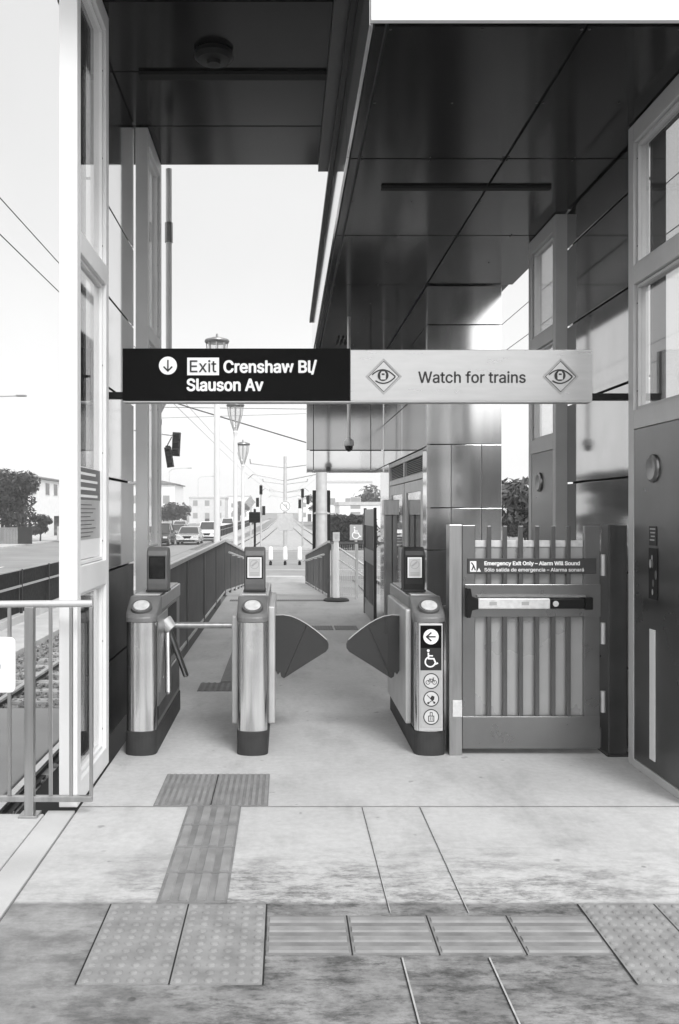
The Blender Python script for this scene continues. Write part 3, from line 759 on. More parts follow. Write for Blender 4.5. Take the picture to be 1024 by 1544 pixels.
def validator(cx, parent, screen):
    y0 = YG + .46; w = .150; z0, z1 = 1.031, 1.335
    v0 = MB(); prof = [(y0+.012, z0), (y0+.15, z0), (y0+.165, z0+.05), (y0+.165, z1-.03), (y0+.14, z1+.012), (y0+.05, z1+.018), (y0+.012, z1-.01), (y0, z1-.04), (y0, z0+.06)]
    v0.prism(prof, 'x', cx-w/2, cx+w/2); v = v0.build('card_reader', 'grey_plastic' if screen != 'dark_case' else 'charcoal', parent, bevel=.014, seg=3)
    mb = MB(); mb.box(cx-w/2-.004, cx+w/2+.004, y0-.004, y0+.16, z0+.004, z0+.02); mb.build('reader_foot', 'charcoal', v, bevel=.004)
    a, b = z0+.105, z1-.055
    mb = MB(); mb.box(cx-.058, cx+.058, y0-.004, y0+.004, a-.008, b+.008); mb.build('reader_bezel', 'black_plastic', v, bevel=.003)
    if screen == 'blank':
        mb = MB(); mb.box(cx-.050, cx+.050, y0-.0065, y0-.0045, a, b); mb.build('screen', 'screen', v)
    else:
        mb = MB(); mb.box(cx-.050, cx+.050, y0-.0065, y0-.0045, a, b); mb.build('card_target', 'letter_white', v)
        mb = MB(); zc_ = (a+b)/2+.022
        mb.poly([(cx-.042, a+.008), (cx+.042, a+.008), (cx+.042, b-.008), (cx-.042, b-.008)], y0-.0075, 0)
        mb.ring(cx, zc_, .030, .004, y0-.0085, mi=1); mb.ribbon([(cx-.02, zc_-.012), (cx+.016, zc_+.018)], .012, y0-.0086, 1)
        for k in range(2): mb.ribbon([(cx-.032, a+.02+.014*k), (cx+.032, a+.02+.014*k)], .006, y0-.0084, 1)
        mb.build('card_symbol', ['galvanised', 'decal_grey'], v, fix=False)
    return v

g1 = fare_cabinet(-.953, 'stainless fare gate cabinet with tripod turnstile arms, beside the white screen')
validator(-.905, g1, 'blank')
# tripod: recess, hub and three arms
mb = MB(); mb.box(-.8545, -.850, YG+.62, YG+1.16, .52, .90); mb.build('side_recess', 'black_plastic', g1)
mb = MB(); mb.box(-.8545, -.846, YG+.10, YG+.60, .30, .905); mb.build('side_plate', 'steel', g1, bevel=.004)
mb = MB(); mb.box(-.8545, -.850, YG+.16, YG+1.35, .20, .46); mb.build('access_panel', 'dark_steel', g1, bevel=.003)
mb = MB(); mb.bar((-.847, YG+.35, .455), (-.847, YG+1.1, .455), .008, .012); mb.build('panel_edge', 'galvanised', g1)
hub = Vector((-.83, YG+.46, .80))
mb = MB(); mb.cyl((-.855, YG+.46, .83), (-.80, YG+.45, .77), .058, .045, 20); hb = mb.build('tripod_hub', 'galvanised', g1, bevel=.004)
def arm(d, ln, label=None):
    d = Vector(d).normalized(); a = hub + d * .03; b = hub + d * ln
    mb = MB(); mb.cyl(a, b, .022, n=16); mb.cyl(b, b + d*.012, .022, .015, 16); return mb.build('tripod_arm', 'steel', g1, smooth=True)
arm((1, .0, .0), .455); arm((.05, -.30, -.95), .47); arm((.19, .55, -.78), .50)

g2 = fare_cabinet(-.216, 'slim stainless fare gate cabinet standing between turnstile and wide aisle')
validator(-.216, g2, 'card')
def flank(x0, x1, z1, parent, y0=YG+.17, y1=YG+1.25):
    mb = MB(); mb.box(x0, x1, y0, y1, .17, z1); return mb.build('barrier_housing', 'galvanised', parent, bevel=.012, seg=3)
flank(-.36, -.316, .90, g2); flank(-.116, -.068, .965, g2)
def flap(sign, x_at, parent):
    """fan shaped leaf; sign +1 reaches to the right"""
    s = 212.0; YF = YG + .50
    P = [(412,927),(424,926.5),(436,928.5),(448,933.5),(460,940.5),(472,949),(483,958),(489.5,964),(492.3,970.5),(492,977),(488,982.5),(456,1002.5),(425,1022.5),(421,1020),(419.5,1013),(416,1017),(412,1010)]
    def cv(p): return (x_at + sign*(p[0]-412)/s, 1.6-(p[1]-772)/s)
    pts = [cv(p) for p in P]
    i = 4
    inner = pts[:i+1] + pts[-5:]
    outer = pts[i:len(pts)-4]
    mb = MB(); mb.prism(inner, 'y', YF-.010, YF+.010); f = mb.build('flap', 'smoked_plastic', parent, bevel=.003)
    mb = MB(); mb.prism(outer, 'y', YF-.014, YF+.014); mb.build('flap_tip', 'smoked_plastic', f, bevel=.004)
    mb = MB(); mb.ribbon(pts[:8], .006, YF-.0155); mb.build('flap_edge', 'galvanised', f)
flap(1, -.070, g2)
g3 = fare_cabinet(.955, 'stainless fare gate cabinet with accessibility stickers beside the emergency gate')
validator(.915, g3, 'dark_case')
flank(.812, .854, .945, g3)
flap(-1, .814, g3)
# sticker plate
YP = YG - .010
mb = MB(); mb.box(.955-.078, .955+.078, YP, YP+.05, .165, .868); mb.build('front_plate', 'galvanised', g3, bevel=.004)
def fx(px): return (px - 430) / 231.5
def fz(py): return 1.6 - (py - 772) / 231.5
y = YP - .003; dx = -.001
mb = MB()
mb.poly([(fx(635), fz(978)), (fx(667), fz(978)), (fx(667), fz(944)), (fx(635), fz(944))], y, 0)
mb.poly([(fx(635), fz(1012)), (fx(667), fz(1012)), (fx(667), fz(978)), (fx(635), fz(978))], y, 1)
mb.poly([(fx(635), fz(1099)), (fx(667), fz(1099)), (fx(667), fz(1012)), (fx(635), fz(1012))], y, 2)
mb.build('sticker_sheet', ['sign_black', 'decal_dark', 'decal_pale'], g3, fix=False)
u = 1/231.5
mb = MB(); mb.disc(fx(651), fz(961), 11.6*u, y-.002, mi=0)
c_, d_ = fx(651), fz(961)
mb.ribbon([(c_-6.5*u, d_), (c_+7*u, d_)], 2.2*u, y-.003, 1); mb.ribbon([(c_+.5*u, d_+6.5*u), (c_-6.8*u, d_), (c_+.5*u, d_-6.5*u)], 2.2*u, y-.004, 1)
mb.build('arrow_symbol', ['letter_white', 'letter_black'], g3, fix=False)
def wheelchair(mb, cx, cz, k, y, mi=0):
    mb.disc(cx-2.5*k, cz+10.5*k, 2.0*k, y, 16, mi)
    mb.ribbon([(cx-2.5*k, cz+7.5*k), (cx-2.0*k, cz-1*k), (cx+5.5*k, cz-1.2*k), (cx+8.6*k, cz-8.6*k), (cx+11.5*k, cz-7.2*k)], 2.2*k, y-.0005, mi)
    mb.ribbon([(cx-2*k, cz+3.2*k), (cx+4.2*k, cz+3.0*k)], 1.9*k, y-.001, mi)
    mb.ring(cx+.3*k, cz-5.6*k, 7.2*k, 2.0*k, y-.0015, 24, mi, 115, 345)
mb = MB(); wheelchair(mb, fx(649.5), fz(993), u*1.05, y-.002); mb.build('wheelchair_symbol', 'letter_white', g3, fix=False)
for k, cy in enumerate((1028, 1055, 1082.5)):
    c_, d_ = fx(651.3), fz(cy); mb = MB(); yy = y - .002
    mb.disc(c_, d_, 11*u, yy+.0006, mi=1); mb.ring(c_, d_, 11.2*u, 1.5*u, yy)
    if k == 0:     # bicycle
        mb.ring(c_-5*u, d_-2*u, 3*u, .9*u, yy-.0004, 18); mb.ring(c_+5*u, d_-2*u, 3*u, .9*u, yy-.0005, 18)
        mb.ribbon([(c_-5*u, d_-2*u), (c_-2*u, d_+3*u), (c_+3*u, d_+2.6*u), (c_, d_-2*u), (c_-2.4*u, d_+4*u)], 1*u, yy-.0006)
        mb.ribbon([(c_+5*u, d_-2*u), (c_+2.6*u, d_+4.6*u), (c_+4.6*u, d_+4.8*u)], 1*u, yy-.0007)
    elif k == 1:   # pushchair
        mb.ribbon([(c_-6.5*u, d_+6*u), (c_-3.6*u, d_+3*u), (c_+4*u, d_-5*u)], 1.1*u, yy-.0004)
        mb.poly([(c_-1.5*u, d_+1*u), (c_+1*u, d_+5*u), (c_+5*u, d_+3.4*u), (c_+4.4*u, d_-1.5*u), (c_+1.6*u, d_-2.4*u)], yy-.0006)
        mb.ribbon([(c_+3*u, d_-1.5*u), (c_-4*u, d_-6*u)], 1.1*u, yy-.0005)
        mb.disc(c_-4.4*u, d_-6.4*u, 1.7*u, yy-.0007, 14); mb.disc(c_+4.6*u, d_-5.8*u, 1.7*u, yy-.0007, 14)
    else:          # suitcase
        mb.ribbon([(c_-4*u, d_-6.4*u), (c_+4*u, d_-6.4*u), (c_+4*u, d_+1.4*u), (c_-4*u, d_+1.4*u)], 1.2*u, yy-.0004, 0, True)
        mb.ribbon([(c_-1.7*u, d_+1.6*u), (c_-1.5*u, d_+7*u), (c_+1.5*u, d_+7*u), (c_+1.7*u, d_+1.6*u)], 1*u, yy-.0005)
        mb.ribbon([(c_-1.2*u, d_-5*u), (c_-1.2*u, d_)], .8*u, yy-.0006); mb.ribbon([(c_+1.4*u, d_-5*u), (c_+1.4*u, d_)], .8*u, yy-.0006)
    mb.build(['bicycle_symbol', 'pushchair_symbol', 'luggage_symbol'][k], ['letter_black', 'decal_inner'], g3, fix=False)

# ------------------------------------------------------------------ emergency gate and its posts
YE = 5.99
def ex(px): return (px - 430) / 229.0
def ez(py): return 1.6 - (py - 772) / 229.0
pl = thing('gate_post', 'light steel latch post between sticker cabinet and emergency gate', 'gate post', (ex(687), YE, 0), 'emergency gate posts')
mb = MB(); mb.box(ex(677), ex(696.5), YE-.02, YE+.10, 0, ez(791)); mb.build('post', 'steel', pl, bevel=.004)
mb = MB(); mb.box(ex(681.5), ex(696), YE-.034, YE-.021, ez(1080), ez(1055)); mb.build('push_button_plate', 'lens_white', pl, bevel=.004)
pr = thing('gate_post', 'dark steel hinge post between emergency gate and right wall panel', 'gate post', (ex(930), YE, 0), 'emergency gate posts')
mb = MB(); mb.box(ex(915.5), ex(944), YE-.03, YE+.11, 0, ez(791)); mb.build('post', 'dark_steel', pr, bevel=.006)
mb = MB(); mb.box(ex(912), ex(950), YE-.06, YE+.14, 0, .012); mb.build('foot_plate', 'charcoal', pr, bevel=.003)
eg = thing('emergency_gate', 'picketed steel emergency exit gate with a push bar', 'gate', (1.6, YE, .04))
mb = MB()
mb.box(ex(697.5), ex(717), YE, YE+.045, .05, ez(792)); mb.build('stile', 'gate_steel', eg, bevel=.003)
mb = MB(); mb.box(ex(882), ex(905), YE, YE+.045, .05, ez(793)); mb.build('stile', 'gate_steel', eg, bevel=.003)
mb = MB(); mb.box(ex(717.3), ex(881.7), YE+.026, YE+.05, ez(825), ez(815)); mb.build('top_rail', 'lens_white', eg, bevel=.003)
mb = MB(); mb.box(ex(717.3), ex(881.7), YE+.036, YE+.044, ez(1081), ez(825.5)); mb.build('backing_sheet', 'backing_steel', eg)
for px in (738, 762, 786, 810.5, 835, 858):
    mb = MB(); mb.box(ex(px-3.1), ex(px+3.1), YE-.004, YE+.024, ez(1080), ez(793)); mb.build('picket', 'picket_steel', eg, bevel=.002)
mb = MB(); mb.box(ex(701), ex(905.5), YE-.014, YE-.0055, ez(930), ez(881)); mb.build('lock_panel', 'gate_steel', eg, bevel=.003)
mb = MB(); mb.box(ex(697.5), ex(905), YE-.006, YE-.001, ez(1129), ez(1080.5)); mb.build('kick_plate', 'gate_steel', eg, bevel=.003)
for z in (.35, .80, 1.25):
    mb = MB(); mb.cyl((ex(910), YE+.0, z-.07), (ex(910), YE+.0, z+.07), .016, n=12); mb.build('hinge', 'galvanised', eg, smooth=True)
mb = MB(); mb.prism([(ex(701), ez(886)), (ex(707), ez(886)), (ex(709), ez(898)), (ex(718), ez(901)), (ex(718), ez(917)), (ex(709), ez(919)), (ex(707), ez(930)), (ex(701), ez(930))], 'y', YE-.075, YE-.0145)
pb = mb.build('push_bar', 'black_plastic', eg, bevel=.004)
mb = MB(); mb.box(ex(718.3), ex(826), YE-.068, YE-.0148, ez(917), ez(901)); mb.build('bar_sleeve', 'lens_white', pb, bevel=.008)
mb = MB(); mb.box(ex(826.3), ex(878), YE-.066, YE-.0148, ez(916.5), ez(901.5)); mb.box(ex(878.3), ex(890), YE-.07, YE-.0148, ez(918), ez(899.5)); mb.build('bar_end', 'black_plastic', pb, bevel=.006)
mb = MB(); mb.box(ex(718), ex(880), YE-.05, YE-.0148, ez(899.5), ez(897)); mb.build('bar_guide', 'steel', pb)
mb = MB(); mb.cyl((ex(834), YE-.071, ez(909)), (ex(834), YE-.060, ez(909)), 4.3/229, n=20); mb.build('key_lock', 'lens_white', pb)
mb = MB(); mb.poly([(ex(735), ez(911)), (ex(746), ez(911)), (ex(746), ez(906)), (ex(735), ez(906))], YE-.0695); mb.poly([(ex(783), ez(911)), (ex(794), ez(911)), (ex(794), ez(906)), (ex(783), ez(906))], YE-.0695); mb.build('bar_label', 'decal_grey', pb)
mb = MB(); mb.box(ex(705), ex(899), YE-.012, YE-.0045, ez(865), ez(842)); sp = mb.build('sign_plate', 'sign_grey', eg, bevel=.003)
y = YE - .014
mb = MB(); mb.poly([(ex(708.5), ez(862)), (ex(718), ez(862)), (ex(718), ez(846)), (ex(708.5), ez(846))], y, 0); mb.poly([(ex(719), ez(862)), (ex(725), ez(862)), (ex(722), ez(856))], y, 0)
mb.ribbon([(ex(710.5), ez(848)), (ex(714), ez(853)), (ex(711), ez(860))], .008, y-.001, 1); mb.ribbon([(ex(714), ez(853)), (ex(716.5), ez(860))], .008, y-.0012, 1)
mb.build('running_figure_symbol', ['letter_white', 'decal_dark'], sp, fix=False)
text('Emergency Exit Only \u2013 Alarm Will Sound', 'letter_white', sp, ex(730), ez(852), y, height=.024, width=(874-730)/229, bold=.0018)
text('S\u00f3lo salida de emergencia \u2013 Alarma sonar\u00e1', 'letter_white', sp, ex(730), ez(861.5), y, height=.022, width=(880-730)/229, bold=.0006)

# ------------------------------------------------------------------ near railing on the left
YR = 4.79
nr = thing('railing', 'short picket railing at the platform edge beside the white screen', 'railing', (-1.4, YR, 0))
mb = MB(); mb.cyl((-1.86, YR, 1.11), (-1.015, YR, 1.118), .019, n=14); mb.build('top_rail', 'galvanised', nr, smooth=True)
mb = MB(); mb.box(-1.86, -1.015, YR-.016, YR+.016, .075, .105); mb.build('bottom_rail', 'steel', nr, bevel=.003)
for x in (-1.345, -1.84):
    mb = MB(); mb.box(x-.024, x+.024, YR-.024, YR+.024, 0, 1.10); mb.box(x-.05, x+.05, YR-.05, YR+.05, 0, .012); mb.build('post', 'steel', nr, bevel=.003)
for x in (-1.74, -1.655, -1.57, -1.453, -1.236, -1.128, -1.022):
    mb = MB(); mb.box(x-.009, x+.009, YR-.009, YR+.009, .105, 1.10); mb.build('picket', 'steel', nr, bevel=.002)
rp = thing('notice_plate', 'white rounded plate hung on the left railing, cut by the picture edge', 'plate', (-1.58, YR-.03, .65))
def rrect(x0, x1, z0, z1, r):
    out = []
    for cx, cz, a in ((x1-r, z1-r, 0), (x0+r, z1-r, 90), (x0+r, z0+r, 180), (x1-r, z0+r, 270)):
        out += [(cx + r*math.cos(R(a+15*i)), cz + r*math.sin(R(a+15*i))) for i in range(7)]
    return out
mb = MB(); mb.prism(rrect(-1.80, -1.413, .655, .945, .03), 'y', YR-.034, YR-.026); mb.build('plate', 'letter_white', rp, bevel=.001)
text('G', 'letter_black', rp, -1.655, .735, YR-.0355, height=.135, width=.165, bold=.012)

# ------------------------------------------------------------------ fences
def picket_fence(pts, label, h=1.05, step=.095, group='railings along the exit ramp', mesh='fence_grey', hand=None):
    """pts: ground points; pickets follow the slope"""
    t = thing('fence', label, 'fence', pts[0], group)
    pk = MB(); rl = MB()
    for a, b in zip(pts[:-1], pts[1:]):
        a, b = Vector(a), Vector(b); d = (b-a); n = max(1, int(d.length/step))
        for i in range(n+1):
            p = a + d*(i/n); pk.bar(p + Vector((0, 0, .06)), p + Vector((0, 0, h-.02)), .014, .022)
        rl.bar(a + Vector((0, 0, h)), b + Vector((0, 0, h)), .05, .045); rl.bar(a + Vector((0, 0, .07)), b + Vector((0, 0, .07)), .03, .035)
        m = max(1, int(d.length/1.9))
        for i in range(m+1):
            p = a + d*(i/m); q = MB(); q.box(p.x-.025, p.x+.025, p.y-.025, p.y+.025, p.z-.02, p.z+h-.02); q.build('post', mesh, t)
    pk.build('pickets', mesh, t); rl.build('rail', 'galvanised', t)
    if hand:
        hm = MB(); pp = [Vector(p) + Vector((hand, 0, .82)) for p in pts]
        hm.tube(pp, .02, 10)
        for a, b in zip(pts[:-1], pts[1:]):
            a, b = Vector(a), Vector(b)
            for i in range(1, 6): p = a + (b-a)*(i/6) + Vector((0, 0, .80)); hm.cyl(p, p + Vector((hand, 0, .0)), .009, n=6)
        hm.build('handrail', 'galvanised', t, smooth=True)
    return t
picket_fence([(-1.17, 8.45, 0), (-1.17, 17.5, 0)], 'grey picket railing along the level walkway past the turnstile')
picket_fence([(-1.17, 17.56, 0), (-1.25, 33, -1.0)], 'grey picket railing going down the left side of the exit ramp', hand=.09)
picket_fence([(.80, 16.7, 0), (.76, 33, -1.0)], 'grey picket railing down the right of the exit ramp behind the marker post', hand=-.09)
# light mesh fence closing the walkway on the right
mf = thing('fence', 'thin wire mesh fence between the ramp railing and the station building', 'fence', (1.15, 16.72, 0), 'railings along the exit ramp')
mb = MB()
for i in range(44): mb.cyl((.86+.04*i, 16.72, .05), (.86+.04*i, 16.72, 1.0), .003, n=5)
for i in range(7): mb.cyl((.84, 16.72, .08+.14*i), (2.6, 16.72, .08+.14*i), .003, n=5)
mb.build('wire_mesh', 'galvanised', mf)
mb = MB(); mb.bar((.82, 16.72, 1.03), (2.6, 16.72, 1.03), .04, .04); mb.build('rail', 'dull_steel', mf)
mb = MB(); mb.box(1.30, 1.345, 16.70, 16.745, 0, 1.03); mb.build('post', 'galvanised', mf)
sr = thing('stair_rail', 'sloping pale stair rail behind the wire mesh fence', 'handrail', (1.2, 17.6, 0))
mb = MB(); mb.tube([(.9, 17.4, 1.0), (1.75, 17.4, .42)], .022, 10); mb.tube([(.9, 17.4, .78), (1.75, 17.4, .2)], .015, 10); mb.cyl((.9, 17.4, -.3), (.9, 17.4, 1.0), .02); mb.cyl((1.72, 17.4, -.6), (1.72, 17.4, .44), .02)
mb.build('rail', 'galvanised', sr, smooth=True)
# dark trackside barriers by the road
def barrier(y0, y1, label):
    t = thing('barrier_fence', label, 'fence', (-6.35, (y0+y1)/2, -1), 'dark fences between road and track')
    n = max(2, int((y1-y0)/2.4)); step = (y1-y0)/n
    mb = MB()
    for i in range(n): mb.box(-6.36, -6.345, y0+i*step+.03, y0+(i+1)*step-.03, -.80, .20)
    mb.build('panel', 'mesh_dark', t)
    for i in range(n+1):
        if i < 90:
            q = MB(); q.box(-6.335, -6.275, y0+i*step-.03, y0+i*step+.03, -1.0, .24); q.build('post', 'charcoal', t)
    mb = MB(); mb.bar((-6.31, y0, .225), (-6.31, y1, .225), .04, .03); mb.bar((-6.30, y0, -.16), (-6.30, y1, -.16), .04, .05); mb.build('rail', 'decal_grey', t)
    mb = MB(); mb.box(-6.45, -6.20, y0, y1, -1.01, -.82); mb.build('kerb', 'pale_concrete', t, bevel=.01)
barrier(2.0, 36.5, 'long dark panel fence between road and near track')
barrier(88, 240, 'distant dark panel fence beyond the road crossing')

# ------------------------------------------------------------------ open gate leaf and steel post by the building
og = thing('steel_gate', 'open steel gate seen edge-on beside the building doors', 'gate', (1.25, 13, 0))
mb = MB(); mb.box(1.225, 1.265, 12.55, 12.62, .03, 1.66); mb.build('stile', 'dark_steel', og, bevel=.003)
mb = MB(); mb.box(1.225, 1.265, 14.1, 14.2, .03, 1.66); mb.build('stile', 'dark_steel', og, bevel=.003)
mb = MB(); mb.box(1.232, 1.258, 12.62, 14.1, 1.40, 1.64); mb.box(1.232, 1.258, 12.62, 14.1, .05, .28); mb.box(1.232, 1.258, 12.62, 14.1, .85, 1.05); mb.build('rail', 'dull_steel', og)
for i in range(7):
    q = MB(); q.box(1.235, 1.255, 12.75+.19*i, 12.78+.19*i, .28, 1.40); q.build('picket', 'dull_steel', og)
gp = thing('gate_post', 'wide steel gate post standing before the building doors', 'gate post', (1.42, 12.3, 0))
mb = MB(); mb.box(1.31, 1.40, 11.9, 12.05, 0, 1.56); mb.box(1.41, 1.47, 11.92, 12.03, 0, 1.56); mb.build('post', 'dull_steel', gp, bevel=.005)
mb = MB(); mb.box(1.29, 1.49, 11.86, 12.08, 1.56, 1.76); mb.build('closer_box', 'steel', gp, bevel=.006)

# ------------------------------------------------------------------ marker post, ped signal, bollards, lamps
mp = thing('marker_post', 'tall white plastic marker post on a black rubber base', 'marker post', (.92, 16.35, 0))
mb = MB(); mb.lathe([(0, 0), (.23, 0), (.235, .02), (.2, .045), (.09, .055), (.085, .06), (0, .06)], (.92, 16.35, .002), 28); mb.build('rubber_base', 'rubber_base', mp, smooth=True)
mb = MB(); mb.lathe([(.062, .06), (.055, .1), (.05, .6), (.05, 1.02), (.042, 1.04), (.042, 1.07), (.06, 1.08), (.06, 1.12)], (.92, 16.35, 0), 20)
mb.lathe([(.06, 1.12), (0, 1.12)], (.92, 16.35, 0), 20)
mb.build('post', 'marker_white', mp, smooth=True)
mb = MB(); mb.box(.86, .888, 16.32, 16.38, 1.122, 1.19); mb.box(.952, .98, 16.32, 16.38, 1.122, 1.19); mb.box(.86, .98, 16.32, 16.38, 1.192, 1.235); mb.box(.888, .952, 16.362, 16.38, 1.122, 1.19); mb.build('handle', 'marker_white', mp)
b0 = thing('bollard', 'white flexible bollard at the crossing, on the side of the walk signal', 'bollard', (-.71, 44.5, -1), 'white bollards across the road')
mb = MB(); mb.lathe([(.07, .0), (.07, .16), (.045, .17), (.045, .24)], (-.71, 44.5, -1.0), 12); mb.build('base', 'black_plastic', b0)
mb = MB(); mb.lathe([(.05, .22), (.115, .28), (.12, .5), (.095, .86), (.06, .9), (0, .9)], (-.71, 44.5, -1.0), 16); mb.build('sleeve', 'letter_white', b0, smooth=True)
dup(b0, (0, 44.5, -1), label='white flexible bollard in the middle of the three, before the wire pole')
dup(b0, (.71, 44.5, -1), label='white flexible bollard at the crossing, on the side of the ramp railing')

def lamp_post(loc, label, H):
    t = thing('street_lamp', label, 'street lamp', (0, 0, 0), 'white lamp posts beside the ramp')
    h = H
    mb = MB(); mb.lathe([(.0, 0), (.14, 0), (.14, .03), (.075, .06), (.07, .9), (.066, h-1.25), (.05, h-1.1), (.055, h-.95), (.075, h-.9), (.06, h-.86), (.045, h-.78)], (0, 0, 0), 16); mb.build('pole', 'light_paint', t, smooth=True)
    mb = MB(); n = 8
    for i in range(n):
        q = 2*math.pi*i/n; c, s = math.cos(q), math.sin(q)
        mb.tube([(c*.05, s*.05, h-.86), (c*.13, s*.13, h-.62), (c*.21, s*.21, h-.36), (c*.235, s*.235, h-.1)], .013, 6)
    mb.build('cage', 'decal_grey', t)
    mb = MB(); mb.lathe([(.0, h+.0), (.12, h-.005), (.26, h-.05), (.275, h-.085), (.26, h-.12), (.2, h-.13), (0, h-.13)], (0, 0, 0), 24); mb.lathe([(0, h+.09), (.02, h+.08), (.03, h)], (0, 0, 0), 8); mb.build('cap', 'dull_steel', t, smooth=True)
    mb = MB(); mb.lathe([(.0, h-.78), (.09, h-.74), (.17, h-.5), (.2, h-.25), (.2, h-.14)], (0, 0, 0), 18); mb.build('globe', 'lamp_glass', t, smooth=True)
    t.location = loc
    return t
lamp_post((-1.50, 20.0, -.3), 'nearest white lamp post, its ring head above the black sign', 5.74)
lamp_post((-1.50, 27.4, -.75), 'white lamp post with its cage lantern just under the sign', 5.65)
lamp_post((-1.60, 34.4, -1.0), 'farthest white lamp post with cage lantern beside the walk signal', 5.25)

ps = thing('pedestrian_signal', 'dark pedestrian signal box on a thin black post', 'signal', (-1.2, 36, -1))
mb = MB(); mb.cyl((-1.2, 36, -1), (-1.2, 36, 1.2), .045, n=10); mb.build('post', 'black_plastic', ps)
mb = MB(); mb.box(-1.43, -.99, 35.85, 36.05, 1.18, 1.6); mb.cyl((-1.2, 36, 1.6), (-1.2, 36, 1.68), .05, n=8); hb_ = mb.build('housing', 'black_plastic', ps, bevel=.03)
mb = MB()
for i in range(6): mb.box(-1.40, -1.02, 35.825, 35.85, 1.22+.06*i, 1.235+.06*i)
mb.build('louvre_face', 'charcoal', ps)

# tall column with a dark board, beyond the bulkhead
cp = thing('utility_column', 'thick pale round column with dark boards strapped to its sides', 'column', (1.2, 30, -1))
mb = MB(); mb.cyl((1.2, 30, -1.1), (1.2, 30, 7.0), .20, .16, 20); mb.build('shaft', 'galvanised', cp, smooth=True)
mb = MB(); mb.box(.91, 1.08, 30.15, 30.25, -.05, 2.32); mb.box(1.34, 1.50, 30.15, 30.25, .25, 2.32); mb.build('board', 'black_plastic', cp)
mb = MB(); mb.cyl((1.2, 30, 1.55), (1.2, 30, 1.6), .22, n=20); mb.box(.95, 1.48, 30.1, 30.15, 1.53, 1.58); mb.build('strap', 'galvanised', cp)
hs = thing('parking_sign', 'small grey wheelchair sign on a pale post behind the mesh fence', 'sign', (1.56, 20, -1))
mb = MB(); mb.cyl((1.56, 20, -1.1), (1.56, 20, 1.0), .03, n=10); mb.build('post', 'galvanised', hs)
mb = MB(); mb.box(1.42, 1.70, 19.95, 19.965, .98, 1.32); mb.build('plate', 'decal_grey', hs, bevel=.003)
mb = MB(); wheelchair(mb, 1.55, 1.15, .0105, 19.946); mb.build('wheelchair_symbol', 'letter_white', hs, fix=False)

# ------------------------------------------------------------------ tracks
def track(path, label, sleepers):
    """path: centre line points (x, y); rail top at z=-1.0"""
    t = thing('railway_track', label, 'railway track', (path[0][0], path[0][1], -1.1), 'light rail tracks')
    for sgn in (-.72, .72):
        hd = MB(); wb = MB()
        for (xa, ya), (xb, yb) in zip(path[:-1], path[1:]):
            hd.bar((xa+sgn, ya, -1.014), (xb+sgn, yb, -1.014), .07, .036); wb.bar((xa+sgn, ya, -1.07), (xb+sgn, yb, -1.07), .03, .08); wb.bar((xa+sgn, ya, -1.108), (xb+sgn, yb, -1.108), .13, .02)
        r = hd.build('rail', 'rail_steel', t); wb.build('rail_web', 'rail_rust', r)
    for i in range(sleepers):
        y = 8 + i*.72; x = path[0][0]
        q = MB(); q.box(x-1.25, x+1.25, y-.12, y+.12, -1.2, -1.095); q.build('sleeper', 'sleeper_grey', t, bevel=.01)
track([(-3.24, -5), (-3.24, 66), (-2.7, 100), (-2.15, 150), (-2.1, 700)], 'light rail track on the side of the road, beside the platform', 30)
track([(4.3, -5), (4.3, 34), (3.2, 62), (2.75, 90), (2.15, 150), (2.1, 700)], 'light rail track on the building side, curving in past the crossing', 0)

# overhead wires and poles
def wire(pts, label, r=.0065, sag=0.0):
    P = []
    for a, b in zip(pts[:-1], pts[1:]):
        a, b = Vector(a), Vector(b); n = 10 if sag else 1
        for i in range(n): P.append(a + (b-a)*(i/n) - Vector((0, 0, 4*sag*(i/n)*(1-i/n))))
    P.append(Vector(pts[-1]))
    mb = MB(); mb.tube(P, r, 6); o = mb.build('overhead_wire', 'wire'); return tag(o, label, 'wire', 'overhead wires')
wire([(-3.2, -5, 4.72), (-3.22, 70, 4.72), (-2.1, 150, 4.72), (-2.1, 400, 4.72)], 'lower contact wire running above the road-side track')
wire([(-3.2, -5, 5.15), (-3.22, 40, 5.1), (-3.2, 71, 5.35), (-2.1, 150, 5.3), (-2.1, 400, 5.3)], 'upper carrier wire running above the road-side track')
wire([(4.3, 3, 4.72), (4.2, 40, 4.72), (3.0, 75, 4.72), (2.1, 150, 4.72), (2.1, 400, 4.72)], 'contact wire above the building-side track')
wire([(4.3, 3, 5.3), (4.2, 40, 5.25), (3.0, 75, 5.35), (2.1, 150, 5.3), (2.1, 400, 5.3)], 'carrier wire above the building-side track')
wire([(-9, 58, 8.3), (9, 60, 8.3)], 'upper level cross wire stretched over both tracks', .02)
wire([(-9, 56, 7.35), (2, 58, 7.9)], 'lower cross wire rising to the bulkhead', .012)
wire([(-8, 38, 7.3), (-4.2, 40, 6.2), (3, 42, 4.2)], 'thick cable slanting down across the sky to the bulkhead', .028)
